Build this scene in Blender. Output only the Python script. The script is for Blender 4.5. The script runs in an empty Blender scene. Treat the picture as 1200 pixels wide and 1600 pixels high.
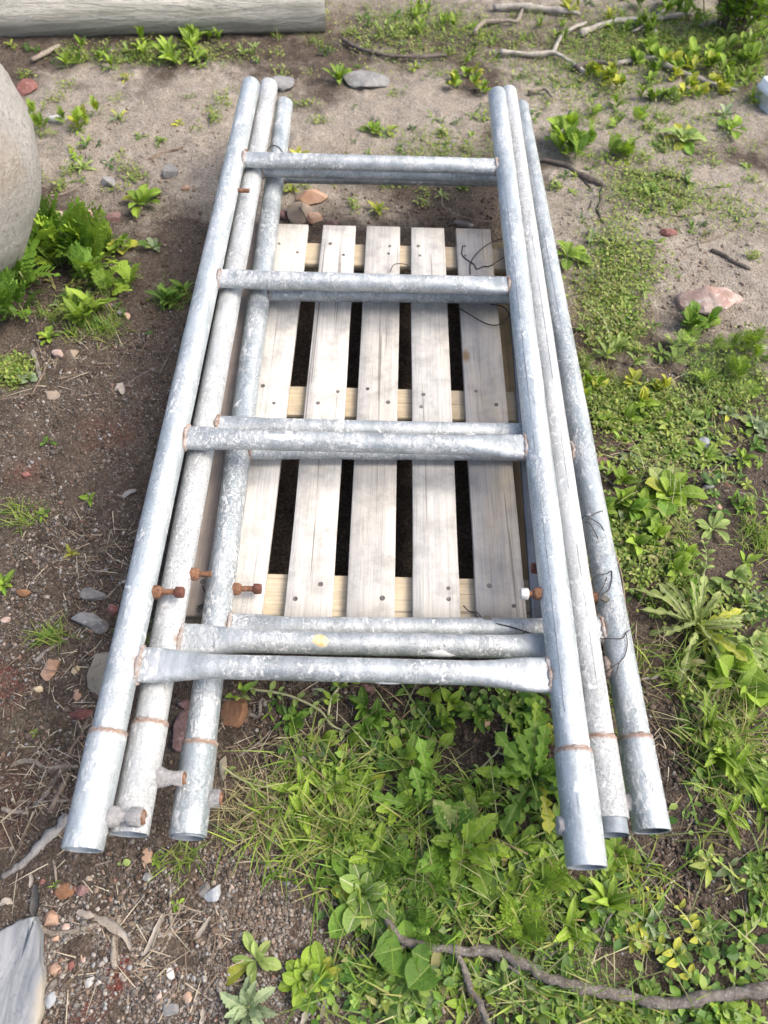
import bpy, bmesh, math, random
import numpy as np
from mathutils import Vector, Matrix

# ------------------------------------------------------------------ camera, sky, sun, exposure
scene = bpy.context.scene
C = scene.collection
CAM = (0.0565, -0.4507, 1.4683)
ROT = (0.56959, -0.01681, 0.01999)
FPX = 1155.0                                   # focal length in pixels of the 1200 x 1600 photograph
cam_d = bpy.data.cameras.new('camera')
cam_d.sensor_fit = 'VERTICAL'
cam_d.sensor_height = 24.0
cam_d.lens = 24.0 * FPX / 1600.0
cam_d.clip_start = 0.02
cam_d.clip_end = 500.0
cam_d.dof.use_dof = True
cam_d.dof.focus_distance = 1.5
cam_d.dof.aperture_fstop = 2.6
cam_o = bpy.data.objects.new('camera', cam_d)
cam_o.location = CAM
cam_o.rotation_euler = ROT
C.objects.link(cam_o)
scene.camera = cam_o

SUN_EL, SUN_AZ = math.radians(52), math.radians(92)     # azimuth measured from +Y (away from camera) towards +X
w = bpy.data.worlds.new('World')
scene.world = w
w.use_nodes = True
wn = w.node_tree
wn.nodes.clear()
sky = wn.nodes.new('ShaderNodeTexSky')
sky.sky_type = 'NISHITA'
sky.sun_disc = False
sky.sun_elevation = SUN_EL
sky.sun_rotation = SUN_AZ
sky.air_density = 0.85
sky.dust_density = 5.0
sky.ozone_density = 0.0
bg = wn.nodes.new('ShaderNodeBackground')
bg.inputs['Strength'].default_value = 0.15
wo = wn.nodes.new('ShaderNodeOutputWorld')
wn.links.new(sky.outputs[0], bg.inputs[0])
wn.links.new(bg.outputs[0], wo.inputs[0])
sun_d = bpy.data.lights.new('sun', 'SUN')
sun_d.energy = 1.1
sun_d.angle = math.radians(30)
sun_d.color = (1.0, 0.975, 0.92)
sun_o = bpy.data.objects.new('sun', sun_d)
sdir = Vector((math.sin(SUN_AZ) * math.cos(SUN_EL), math.cos(SUN_AZ) * math.cos(SUN_EL), math.sin(SUN_EL)))
sun_o.rotation_euler = sdir.to_track_quat('Z', 'Y').to_euler()
sun_o.location = sdir * 20
C.objects.link(sun_o)
scene.view_settings.view_transform = 'Standard'
scene.view_settings.look = 'None'
scene.view_settings.exposure = 1.05
scene.view_settings.gamma = 1.0
scene.view_settings.use_curve_mapping = False
scene.cycles.use_denoising = True
scene.cycles.adaptive_threshold = 0.02
scene.cycles.max_bounces = 7
scene.cycles.diffuse_bounces = 4

# ------------------------------------------------------------------ helpers
rng = np.random.default_rng(7)
rnd = random.Random(11)
PI = math.pi


def _hash(ix, iy, seed):
    h = (ix.astype(np.int64) * 374761393 + iy.astype(np.int64) * 668265263 + seed * 974634777) & 0x7fffffff
    h = ((h ^ (h >> 13)) * 1274126177) & 0x7fffffff
    return ((h ^ (h >> 16)) & 0xffffff) / float(0xffffff)


def vn(x, y, seed=0):
    x = np.asarray(x, float); y = np.asarray(y, float)
    ix = np.floor(x); iy = np.floor(y)
    fx = x - ix; fy = y - iy
    fx = fx * fx * (3 - 2 * fx); fy = fy * fy * (3 - 2 * fy)
    a = _hash(ix, iy, seed); b = _hash(ix + 1, iy, seed); c = _hash(ix, iy + 1, seed); d = _hash(ix + 1, iy + 1, seed)
    return (a + (b - a) * fx) * (1 - fy) + (c + (d - c) * fx) * fy


def fbm(x, y, seed=0, octv=3):
    s = 0; a = .5; t = 0
    for o in range(octv):
        s = s + a * vn(np.asarray(x) * 2 ** o, np.asarray(y) * 2 ** o, seed + o * 17); t += a; a *= .5
    return s / t


def sstep(a, b, x):
    t = np.clip((x - a) / (b - a), 0, 1)
    return t * t * (3 - 2 * t)


PAL_X0, PAL_X1, PAL_Y0, PAL_Y1 = -0.42, 0.50, 0.15, 1.365


def gh(x, y):
    """height of the ground"""
    x = np.asarray(x, float); y = np.asarray(y, float)
    h = .050 * (fbm(x * 1.1, y * 1.1, 3) - .5) + .026 * (fbm(x * 4, y * 4, 9) - .5) + .014 * (fbm(x * 14, y * 14, 21) - .5)
    # under the pallet the soil is pressed flat
    m = sstep(-.12, .06, x - PAL_X0) * sstep(-.12, .06, PAL_X1 - x) * sstep(-.12, .06, y - PAL_Y0) * sstep(-.12, .06, PAL_Y1 - y)
    return h * (1 - m) + m * (-.012 + .25 * h)


def rotm():
    return np.array(Matrix.Rotation(ROT[2], 3, 'Z') @ Matrix.Rotation(ROT[1], 3, 'Y') @ Matrix.Rotation(ROT[0], 3, 'X'))


RM = rotm()


def at(px, py, z):
    """point of the place at height z that stands at this spot of the photograph"""
    px = np.asarray(px, float); py = np.asarray(py, float)
    d = np.stack([(px - 600) / FPX, -(py - 800) / FPX, -np.ones_like(px)], -1) @ RM.T
    k = (z - CAM[2]) / d[..., 2]
    return np.array(CAM) + d * np.asarray(k)[..., None]


def G(px, py, up=0.0):
    """same, on the uneven ground"""
    p = at(px, py, 0.0)
    for _ in range(3):
        p = at(px, py, gh(p[..., 0], p[..., 1]) + up)
    return p


def mpp(px, py):
    """metres in one photograph pixel at a ground point"""
    p = at(px, py, 0.0)
    ax = RM @ np.array([0, 0, -1.0])
    return float(((p - np.array(CAM)) @ ax) / FPX)


def mesh_np(name, V, F, smooth=True, tint=None):
    """V (n,3); F list of integer arrays (m,k)"""
    V = np.asarray(V, np.float32)
    if not isinstance(F, (list, tuple)):
        F = [F]
    F = [np.asarray(f, np.int32) for f in F if len(f)]
    me = bpy.data.meshes.new(name)
    me.vertices.add(len(V)); me.vertices.foreach_set('co', V.ravel())
    nl = sum(f.size for f in F); nf = sum(len(f) for f in F)
    me.loops.add(nl); me.polygons.add(nf)
    me.loops.foreach_set('vertex_index', np.concatenate([f.ravel() for f in F]))
    tot = np.concatenate([np.full(len(f), f.shape[1], np.int32) for f in F])
    st = np.concatenate([[0], np.cumsum(tot)[:-1]]).astype(np.int32)
    me.polygons.foreach_set('loop_start', st)
    me.update(calc_edges=True)
    me.validate()
    if smooth:
        me.polygons.foreach_set('use_smooth', np.ones(len(me.polygons), bool))
    if tint is not None:
        t = np.asarray(tint, np.float32)
        if t.ndim == 1:
            t = np.stack([t, t, t, np.ones_like(t)], 1)
        elif t.shape[1] == 3:
            t = np.concatenate([t, np.ones((len(t), 1), np.float32)], 1)
        a = me.color_attributes.new('tint', 'FLOAT_COLOR', 'POINT')
        a.data.foreach_set('color', t.astype(np.float32).ravel())
    return me


class MB:
    def __init__(s):
        s.v = []; s.f = {}; s.n = 0; s.t = []

    def add(s, V, F, tint=None):
        V = np.asarray(V, float)
        for f in (F if isinstance(F, (list, tuple)) else [F]):
            f = np.asarray(f)
            if len(f):
                s.f.setdefault(f.shape[1], []).append(f + s.n)
        s.v.append(V); s.n += len(V)
        s.t.append(np.zeros(len(V)) if tint is None else np.asarray(tint, float))
        return s

    def mesh(s, name, smooth=True, tint=False):
        return mesh_np(name, np.concatenate(s.v), [np.concatenate(a) for a in s.f.values()], smooth, np.concatenate(s.t) if tint else None)


def ob(name, me, mat=None, parent=None, loc=None, rot=None, scale=None):
    o = bpy.data.objects.new(name, me)
    if mat is not None and me is not None and not me.materials:
        me.materials.append(mat)
    if parent is not None:
        o.parent = parent
    if loc is not None:
        o.location = [float(a) for a in loc]
    if rot is not None:
        o.rotation_euler = [float(a) for a in rot]
    if scale is not None:
        o.scale = (scale,) * 3 if isinstance(scale, (int, float)) else [float(a) for a in scale]
    C.objects.link(o)
    return o


def tag(o, label, cat, group=None):
    o['label'] = label; o['category'] = cat
    if group:
        o['group'] = group
    return o


def kind(o, k, label=None, cat=None):
    o['kind'] = k
    if label:
        o['label'] = label
    if cat:
        o['category'] = cat
    return o


def tube(path, rad, n=10, caps=True, rough=0.0, seed=0, flat=1.0):
    """skin round a polyline; rad per point"""
    P = np.asarray(path, float); m = len(P)
    rad = np.broadcast_to(np.asarray(rad, float), (m,))
    T = np.gradient(P, axis=0); T /= np.linalg.norm(T, axis=1)[:, None] + 1e-12
    ref = np.array([0, 0, 1.0])
    V = []
    for i in range(m):
        a = np.cross(T[i], ref)
        if np.linalg.norm(a) < .15:
            a = np.cross(T[i], np.array([1.0, 0, 0]))
        a /= np.linalg.norm(a); b = np.cross(a, T[i])
        th = np.arange(n) / n * 2 * PI
        r = rad[i] * (1 + rough * (vn(np.cos(th) * 1.6 + i * .55 + seed * 3.1, np.sin(th) * 1.6 + seed, seed) - .5) * 2)
        V.append(P[i] + np.outer(np.cos(th) * r, a) + np.outer(np.sin(th) * r * flat, b))
    V = np.concatenate(V)
    i = np.arange(m - 1)[:, None] * n; j = np.arange(n)[None]; k = (j + 1) % n
    F = np.stack([i + j, i + k, i + n + k, i + n + j], -1).reshape(-1, 4)
    FF = [F]
    if caps:
        c0 = len(V); V = np.concatenate([V, P[:1], P[-1:]])
        jj = np.arange(n); kk = (jj + 1) % n
        FF.append(np.concatenate([np.stack([np.full(n, c0), kk, jj], 1), np.stack([np.full(n, c0 + 1), (m - 1) * n + jj, (m - 1) * n + kk], 1)]))
    return V, FF


def smooth_path(pts, n=30, wob=0.0, seed=0):
    P = np.asarray(pts, float)
    d = np.r_[0, np.cumsum(np.linalg.norm(np.diff(P, axis=0), axis=1))]
    # Catmull-Rom through the points
    out = []
    t = np.linspace(0, d[-1], n)
    for q in t:
        i = min(max(np.searchsorted(d, q) - 1, 0), len(P) - 2)
        u = (q - d[i]) / (d[i + 1] - d[i] + 1e-9)
        p0 = P[max(i - 1, 0)]; p1 = P[i]; p2 = P[i + 1]; p3 = P[min(i + 2, len(P) - 1)]
        out.append(.5 * ((2 * p1) + (-p0 + p2) * u + (2 * p0 - 5 * p1 + 4 * p2 - p3) * u * u + (-p0 + 3 * p1 - 3 * p2 + p3) * u ** 3))
    out = np.array(out)
    if wob:
        for a in range(3):
            out[:, a] += wob * (fbm(t * 25 + a * 7, np.full(n, seed * 1.7), seed + a) - .5) * (1.0 if a < 2 else .5)
    return out


# ------------------------------------------------------------------ materials
def new_mat(name):
    m = bpy.data.materials.new(name)
    m.use_nodes = True
    nt = m.node_tree
    for n in list(nt.nodes):
        nt.nodes.remove(n)
    out = nt.nodes.new('ShaderNodeOutputMaterial')
    p = nt.nodes.new('ShaderNodeBsdfPrincipled')
    nt.links.new(p.outputs[0], out.inputs[0])
    return m, nt, p, out


def L(nt, a, b):
    nt.links.new(a, b)


def nz(nt, vec, scale, detail=4, rough=.55, dist=0.0):
    n = nt.nodes.new('ShaderNodeTexNoise')
    n.inputs['Scale'].default_value = scale; n.inputs['Detail'].default_value = detail
    n.inputs['Roughness'].default_value = rough; n.inputs['Distortion'].default_value = dist
    if vec is not None:
        L(nt, vec, n.inputs['Vector'])
    return n.outputs['Fac']


def vor(nt, vec, scale, feature='F1', out='Distance'):
    n = nt.nodes.new('ShaderNodeTexVoronoi')
    n.feature = feature
    n.inputs['Scale'].default_value = scale
    L(nt, vec, n.inputs['Vector'])
    return n.outputs[out]


def ramp(nt, fac, stops):
    r = nt.nodes.new('ShaderNodeValToRGB')
    cr = r.color_ramp
    while len(cr.elements) > 1:
        cr.elements.remove(cr.elements[-1])
    for i, (p, c) in enumerate(stops):
        e = cr.elements[0] if i == 0 else cr.elements.new(p)
        e.position = p
        e.color = (c, c, c, 1) if isinstance(c, (int, float)) else (*c, 1)
    L(nt, fac, r.inputs[0])
    return r.outputs[0]


def mix(nt, fac, a, b, mode='MIX'):
    n = nt.nodes.new('ShaderNodeMix')
    n.data_type = 'RGBA'; n.blend_type = mode
    for idx, v in ((0, fac), (6, a), (7, b)):
        sock = n.inputs[idx]
        if isinstance(v, (int, float)):
            sock.default_value = v if idx == 0 else (v, v, v, 1)
        elif isinstance(v, tuple):
            sock.default_value = (*v, 1)
        else:
            L(nt, v, sock)
    return n.outputs[2]


def mth(nt, op, a, b=None):
    n = nt.nodes.new('ShaderNodeMath'); n.operation = op
    for s, v in ((n.inputs[0], a), (n.inputs[1], b)):
        if v is None:
            continue
        if isinstance(v, (int, float)):
            s.default_value = v
        else:
            L(nt, v, s)
    return n.outputs[0]


def coords(nt, scale=(1, 1, 1), randomize=True, space='Object'):
    tc = nt.nodes.new('ShaderNodeTexCoord')
    v = tc.outputs[space]
    if randomize:
        oi = nt.nodes.new('ShaderNodeObjectInfo')
        a = nt.nodes.new('ShaderNodeVectorMath'); a.operation = 'MULTIPLY_ADD'
        cb = nt.nodes.new('ShaderNodeCombineXYZ')
        for i, k in enumerate((37.0, 53.0, 71.0)):
            L(nt, mth(nt, 'MULTIPLY', oi.outputs['Random'], k), cb.inputs[i])
        a.inputs[1].default_value = (1, 1, 1)
        L(nt, v, a.inputs[0]); L(nt, cb.outputs[0], a.inputs[2])
        v = a.outputs[0]
    if scale != (1, 1, 1):
        mp = nt.nodes.new('ShaderNodeMapping')
        mp.inputs['Scale'].default_value = scale
        L(nt, v, mp.inputs[0])
        v = mp.outputs[0]
    return v


def bump(nt, h, strength, dist, prev=None):
    b = nt.nodes.new('ShaderNodeBump')
    b.inputs['Strength'].default_value = strength; b.inputs['Distance'].default_value = dist
    L(nt, h, b.inputs['Height'])
    if prev is not None:
        L(nt, prev, b.inputs['Normal'])
    return b.outputs[0]


def galvanised(name, lo, hi, white, dark, rust, metal, rough, dirt=0.0):
    """weathered zinc: streaks, chalky splashes, dark patina, specks, scuffs; rust where the tint attribute says a weld was burnt"""
    m, nt, p, out = new_mat(name)
    v = coords(nt); vs = coords(nt, (1, .12, 1)); v5 = coords(nt, (1, .45, 1))
    base = mix(nt, ramp(nt, nz(nt, vs, 45, 6, .65), [(.30, 0.0), (.66, 1.0)]), lo, hi)
    pat = ramp(nt, nz(nt, v5, 16, 9, .80, .6), [(.45, 0.0), (.60, 1.0)])
    base = mix(nt, mth(nt, 'MULTIPLY', pat, .38 + dark * 2.2), base, tuple(a * .60 for a in lo))
    wmask = ramp(nt, nz(nt, v5, 95, 8, .78, 1.2), [(.555 - white * .35, 0.0), (.60 - white * .35, 1.0)])
    wm2 = ramp(nt, nz(nt, coords(nt, (1, .6, 1)), 9, 6, .7, .4), [(.46, .04), (.56, 1.0)])
    clean = ramp(nt, nz(nt, coords(nt, (1, .4, 1)), 6, 4, .6), [(.42, .15), (.58, 1.0)])
    wmask = mth(nt, 'MULTIPLY', wmask, wm2)
    base = mix(nt, mth(nt, 'MULTIPLY', wmask, .85), base, (.74, .755, .76))
    dm = ramp(nt, nz(nt, v, 240, 5, .75), [(.58 - dark, 0.0), (.64 - dark, 1.0)])
    base = mix(nt, mth(nt, 'MULTIPLY', mth(nt, 'MULTIPLY', dm, clean), .6), base, (.17, .18, .18))
    wd = mth(nt, 'MULTIPLY', ramp(nt, nz(nt, v, 300, 3, .6), [(.63, 0.0), (.66, 1.0)]), wm2)
    spl = mth(nt, 'MULTIPLY', ramp(nt, nz(nt, v, 48, 5, .62, .8), [(.64, 0.0), (.66, 1.0)]), .95)
    wd = mth(nt, 'MAXIMUM', wd, spl)
    base = mix(nt, mth(nt, 'MULTIPLY', wd, .75), base, (.82, .83, .83))
    scr = ramp(nt, nz(nt, coords(nt, (1.0, .14, 1)), 130, 3, .5, 1.8), [(.64, 0.0), (.67, 1.0)])
    base = mix(nt, mth(nt, 'MULTIPLY', scr, .55), base, (.22, .24, .255))
    rm = ramp(nt, nz(nt, v, 17, 7, .7), [(.69 - rust, 0.0), (.78 - rust, 1.0)])
    base = mix(nt, mth(nt, 'MULTIPLY', rm, .5), base, (.30, .23, .17))
    if dirt:
        dd = ramp(nt, nz(nt, v, 9, 7, .75), [(.42, 0.0), (.62, dirt)])
        base = mix(nt, dd, base, (.37, .365, .345))
    at_ = nt.nodes.new('ShaderNodeAttribute'); at_.attribute_name = 'tint'
    rj = ramp(nt, mth(nt, 'MULTIPLY', at_.outputs['Fac'], mth(nt, 'ADD', nz(nt, v, 110, 6, .8), .12)), [(.30, 0.0), (.50, 1.0)])
    base = mix(nt, mth(nt, 'MULTIPLY', rj, .85), base, mix(nt, nz(nt, v, 260, 3), (.13, .055, .03), (.40, .24, .14)))
    L(nt, base, p.inputs['Base Color'])
    mm = mth(nt, 'MULTIPLY', mth(nt, 'SUBTRACT', 1.0, mth(nt, 'MAXIMUM', mth(nt, 'MAXIMUM', wmask, wd), rj)), metal)
    L(nt, mm, p.inputs['Metallic'])
    L(nt, mth(nt, 'ADD', mth(nt, 'MULTIPLY', nz(nt, v, 60, 5), .35), rough - .15), p.inputs['Roughness'])
    h = mth(nt, 'ADD', mth(nt, 'MULTIPLY', wmask, .8), nz(nt, v, 130, 7, .8))
    L(nt, bump(nt, h, .6, .0022), p.inputs['Normal'])
    return m


M = {}
M['zinc'] = galvanised('zinc', (.375, .435, .465), (.60, .64, .65), .08, .04, .0, .55, .48)
M['zinc_dull'] = galvanised('zinc_dull', (.38, .41, .425), (.56, .58, .585), .08, .07, .02, .30, .58, .22)
M['zinc_stained'] = galvanised('zinc_stained', (.32, .385, .42), (.57, .61, .625), .10, .10, .03, .55, .48)
M['zinc_rung'] = galvanised('zinc_rung', (.335, .375, .39), (.57, .595, .60), .11, .06, .0, .55, .46)


def simple(name, c1, c2, scale=20, rough=.8, metal=0.0, bmp=.4, bdist=.003, stretch=(1, 1, 1), spots=None, randv=.15):
    m, nt, p, out = new_mat(name)
    v = coords(nt, stretch)
    col = mix(nt, ramp(nt, nz(nt, v, scale, 6, .65), [(.33, 0.0), (.67, 1.0)]), c1, c2)
    if spots:
        col = mix(nt, ramp(nt, nz(nt, v, scale * 4, 3, .6), [(.58, 0.0), (.66, .7)]), col, spots)
    if randv:
        oi = nt.nodes.new('ShaderNodeObjectInfo')
        hs = nt.nodes.new('ShaderNodeHueSaturation')
        L(nt, mth(nt, 'ADD', mth(nt, 'MULTIPLY', oi.outputs['Random'], randv * 2), 1 - randv), hs.inputs['Value'])
        L(nt, col, hs.inputs['Color'])
        col = hs.outputs[0]
    L(nt, col, p.inputs['Base Color'])
    p.inputs['Roughness'].default_value = rough
    p.inputs['Metallic'].default_value = metal
    h = mth(nt, 'ADD', nz(nt, v, scale * 2.2, 6, .7), mth(nt, 'MULTIPLY', nz(nt, v, scale * 9, 3), .3))
    L(nt, bump(nt, h, bmp, bdist), p.inputs['Normal'])
    return m


M['rust'] = simple('rust', (.13, .05, .028), (.30, .15, .075), 150, .9, .0, 1.0, .003, spots=(.42, .36, .30))
M['bolt_rust'] = simple('bolt_rust', (.075, .03, .022), (.18, .07, .045), 150, .7, .2, .5, .001)
M['weld'] = simple('weld', (.46, .45, .44), (.22, .125, .075), 85, .8, .1, 1.0, .003, spots=(.58, .58, .58))
M['weld_rusty'] = simple('weld_rusty', (.40, .36, .32), (.17, .08, .045), 85, .85, .0, 1.0, .003, spots=(.52, .50, .47))
M['zinc_cast'] = simple('zinc_cast', (.30, .30, .305), (.52, .51, .505), 110, .65, .2, 1.0, .006, spots=(.26, .18, .14))
M['nut_bright'] = simple('nut_bright', (.50, .50, .48), (.70, .69, .67), 60, .5, .4, .4, .001)
M['pipe_inside'] = simple('pipe_inside', (.14, .165, .19), (.28, .32, .36), 30, .6, .2, .3, .001)  # shade of the bore put into the colour, darker than the outer zinc
M['seam'] = simple('seam', (.22, .24, .26), (.36, .38, .40), 60, .7, .2, .3, .001)
M['nail'] = simple('nail', (.07, .06, .055), (.22, .20, .19), 300, .6, .4, .4, .0006, randv=.4)
M['paint_orange'] = simple('paint_orange', (.62, .40, .12), (.70, .58, .40), 130, .7, 0, .3, .001)
M['paint_white'] = simple('paint_white', (.70, .73, .74), (.80, .81, .81), 60, .6, 0, .3, .001)
M['wire'] = simple('wire', (.020, .018, .017), (.06, .05, .045), 90, .6, .2, .3, .0008)
M['vine'] = simple('vine', (.16, .12, .085), (.34, .28, .21), 60, .85, 0, .5, .001)
M['dead_leaf'] = simple('dead_leaf', (.05, .05, .045), (.14, .13, .11), 60, .8, 0, .5, .001)


def wood_board(name, pale, grey, amount, warm, spots=.5, rough=.78):
    m, nt, p, out = new_mat(name)
    v = coords(nt)
    g1 = nz(nt, coords(nt, (1, .035, 1)), 95, 6, .6, .6)
    g2 = nz(nt, coords(nt, (1, .02, 1)), 340, 3, .6)
    col = mix(nt, ramp(nt, g1, [(.36, 0.0), (.66, 1.0)]), pale, grey)
    col = mix(nt, ramp(nt, nz(nt, coords(nt, (1, .25, 1)), 7, 5, .6, .8), [(.46, 0.0), (.66, amount)]), col, warm)
    col = mix(nt, mth(nt, 'MULTIPLY', ramp(nt, g2, [(.50, 0.0), (.72, 1.0)]), .5), col, tuple(a * .50 for a in grey))
    # blotches of grey weathering and dirt
    col = mix(nt, ramp(nt, nz(nt, v, 16, 6, .7), [(.46, 0.0), (.68, spots)]), col, tuple(a * .58 for a in grey))
    col = mix(nt, ramp(nt, nz(nt, v, 260, 3, .6), [(.66, 0.0), (.72, .5)]), col, (.13, .12, .11))
    sp_ = ramp(nt, nz(nt, coords(nt, (1, .012, 1)), 120, 2, .5, .3), [(.665, 0.0), (.69, 1.0)])
    col = mix(nt, mth(nt, 'MULTIPLY', sp_, .6), col, (.11, .09, .075))
    # knots
    kn = vor(nt, coords(nt, (1, .5, 1)), 5.5)
    col = mix(nt, ramp(nt, kn, [(.045, 1.0), (.085, 0.0)]), col, (.22, .15, .085))
    oi = nt.nodes.new('ShaderNodeObjectInfo')
    hs = nt.nodes.new('ShaderNodeHueSaturation')
    L(nt, mth(nt, 'ADD', mth(nt, 'MULTIPLY', oi.outputs['Random'], .2), .9), hs.inputs['Value'])
    L(nt, col, hs.inputs['Color'])
    L(nt, hs.outputs[0], p.inputs['Base Color'])
    p.inputs['Roughness'].default_value = rough
    p.inputs['Specular IOR Level'].default_value = .3
    h = mth(nt, 'ADD', mth(nt, 'MULTIPLY', g1, .6), mth(nt, 'MULTIPLY', g2, .5))
    L(nt, bump(nt, h, .6, .002), p.inputs['Normal'])
    return m


M['deck'] = wood_board('deck_wood', (.585, .57, .53), (.46, .45, .425), .35, (.53, .485, .41), .65)
M['deck_warm'] = wood_board('deck_wood_warm', (.48, .45, .405), (.38, .365, .345), .7, (.54, .43, .28))
M['deck_brown'] = wood_board('deck_wood_dusty', (.36, .30, .25), (.27, .23, .20), .5, (.36, .28, .21))
M['deck_blue'] = wood_board('deck_wood_dark', (.27, .28, .30), (.19, .20, .215), .3, (.28, .26, .23))
M['bearer'] = wood_board('bearer_wood', (.53, .45, .32), (.44, .375, .28), .6, (.54, .43, .26), .4)
M['stringer'] = wood_board('stringer_wood', (.55, .40, .22), (.45, .33, .20), .6, (.58, .41, .20), .3)
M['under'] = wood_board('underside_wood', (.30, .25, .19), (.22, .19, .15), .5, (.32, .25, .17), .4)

# ------------------------------------------------------------------ ground
def blob(px, py, rx, ry):
    """a patch of the ground: centre and half-sizes in metres"""
    c = at(px, py, 0.0); a = at(px + rx, py, 0.0); b = at(px, py - ry, 0.0); b2 = at(px, py + ry, 0.0)
    return c[0], c[1], abs(a[0] - c[0]), (abs(b[1] - c[1]) + abs(b2[1] - c[1])) / 2


def field(x, y, blobs, edge=.6, seed=5, fr=9):
    """0..1 cover of a list of patches with ragged rims"""
    f = np.zeros_like(x)
    n = (fbm(x * fr, y * fr, seed, 4) - .5) * 1.5
    for (px, py, rx, ry, s) in blobs:
        cx, cy, ax, ay = blob(px, py, rx, ry)
        d = np.sqrt(((x - cx) / ax) ** 2 + ((y - cy) / ay) ** 2)
        f = np.maximum(f, s * (1 - sstep(1 - edge, 1 + edge * .5, d + n * .8)))
    return f


DRY = [(300, 210, 420, 130, 1.0), (1000, 170, 330, 120, .9), (1090, 420, 190, 150, 1.0), (640, 190, 200, 110, .85), (900, 330, 90, 130, .8),
       (560, 330, 180, 40, .35), (1010, 560, 110, 40, .35), (180, 300, 160, 60, .5), (1150, 320, 120, 120, 1.0), (230, 1200, 80, 40, .0),
       (450, 1440, 120, 60, .25), (370, 1330, 70, 40, .25)]
MOSS = [(960, 480, 70, 90, .8), (990, 630, 100, 60, .8), (960, 400, 60, 60, .6), (700, 245, 120, 45, .6), (1000, 320, 120, 60, .5), (20, 590, 50, 40, .8),
        (1050, 60, 200, 70, .7), (30, 800, 60, 25, .5), (240, 1000, 40, 25, .4), (600, 1560, 220, 60, .5), (700, 1350, 160, 120, .4), (640, 60, 120, 60, .4),
        (60, 1140, 60, 40, .35), (880, 1480, 160, 100, .4)]
RED = [(185, 1525, 22, 42, 1.0), (140, 1580, 36, 34, .9), (15, 1065, 34, 45, .6), (45, 740, 40, 24, .35), (170, 680, 50, 30, .3), (20, 1250, 50, 80, .3), (420, 1460, 60, 20, .35)]
DARK = [(640, 1140, 330, 90, 1.0), (120, 840, 160, 90, .35), (120, 1180, 130, 80, .6), (1060, 1180, 110, 120, .8), (70, 1080, 60, 30, .7), (60, 430, 120, 70, .6), (1060, 700, 160, 80, .5), (1030, 1370, 160, 110, .5)]  # patches where the soil colour is mixed darker

xs = np.unique(np.r_[-80, -40, -20, -10, -6, -4, -3, -2.5, np.arange(-2.2, 2.3, .0105), 2.6, 3, 4, 6, 10, 20, 40, 80])
ys = np.unique(np.r_[-80, -40, -20, -8, -4, -2, -1.3, np.arange(-.95, 3.75, .0105), 4, 4.5, 5, 6, 8, 12, 20, 40, 80])
gx, gy = np.meshgrid(xs, ys)
gx = gx.ravel(); gy = gy.ravel()
fade = np.clip(1.5 - np.maximum(np.abs(gx) - 2.2, np.abs(gy - 1.4) - 2.4), 0, 1)
gz = gh(gx, gy)
dry = np.maximum(field(gx, gy, DRY, .8, 31, 5), sstep(2.3, 3.4, gy) * .8)
clod = (fbm(gx * 42, gy * 42, 41, 2) - .5) * (.009 - .004 * np.clip(dry, 0, 1)) + np.maximum(fbm(gx * 22, gy * 22, 47, 3) - .58, 0) * .035
gz = gz + clod * np.clip(fade, 0, 1)
tint = np.stack([np.clip(dry, 0, 1), field(gx, gy, MOSS, .8, 51, 7), field(gx, gy, RED, .7, 61, 22)], 1)
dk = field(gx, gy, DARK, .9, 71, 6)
nx, ny = len(xs), len(ys)
ii = (np.arange(ny - 1)[:, None] * nx + np.arange(nx - 1)[None]).ravel()
gm = mesh_np('ground', np.stack([gx, gy, gz], 1), np.stack([ii, ii + 1, ii + nx + 1, ii + nx], 1), True, tint)
a = gm.color_attributes.new('dark_soil', 'FLOAT_COLOR', 'POINT')
a.data.foreach_set('color', np.stack([dk, dk, dk, np.ones_like(dk)], 1).astype(np.float32).ravel())


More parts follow.
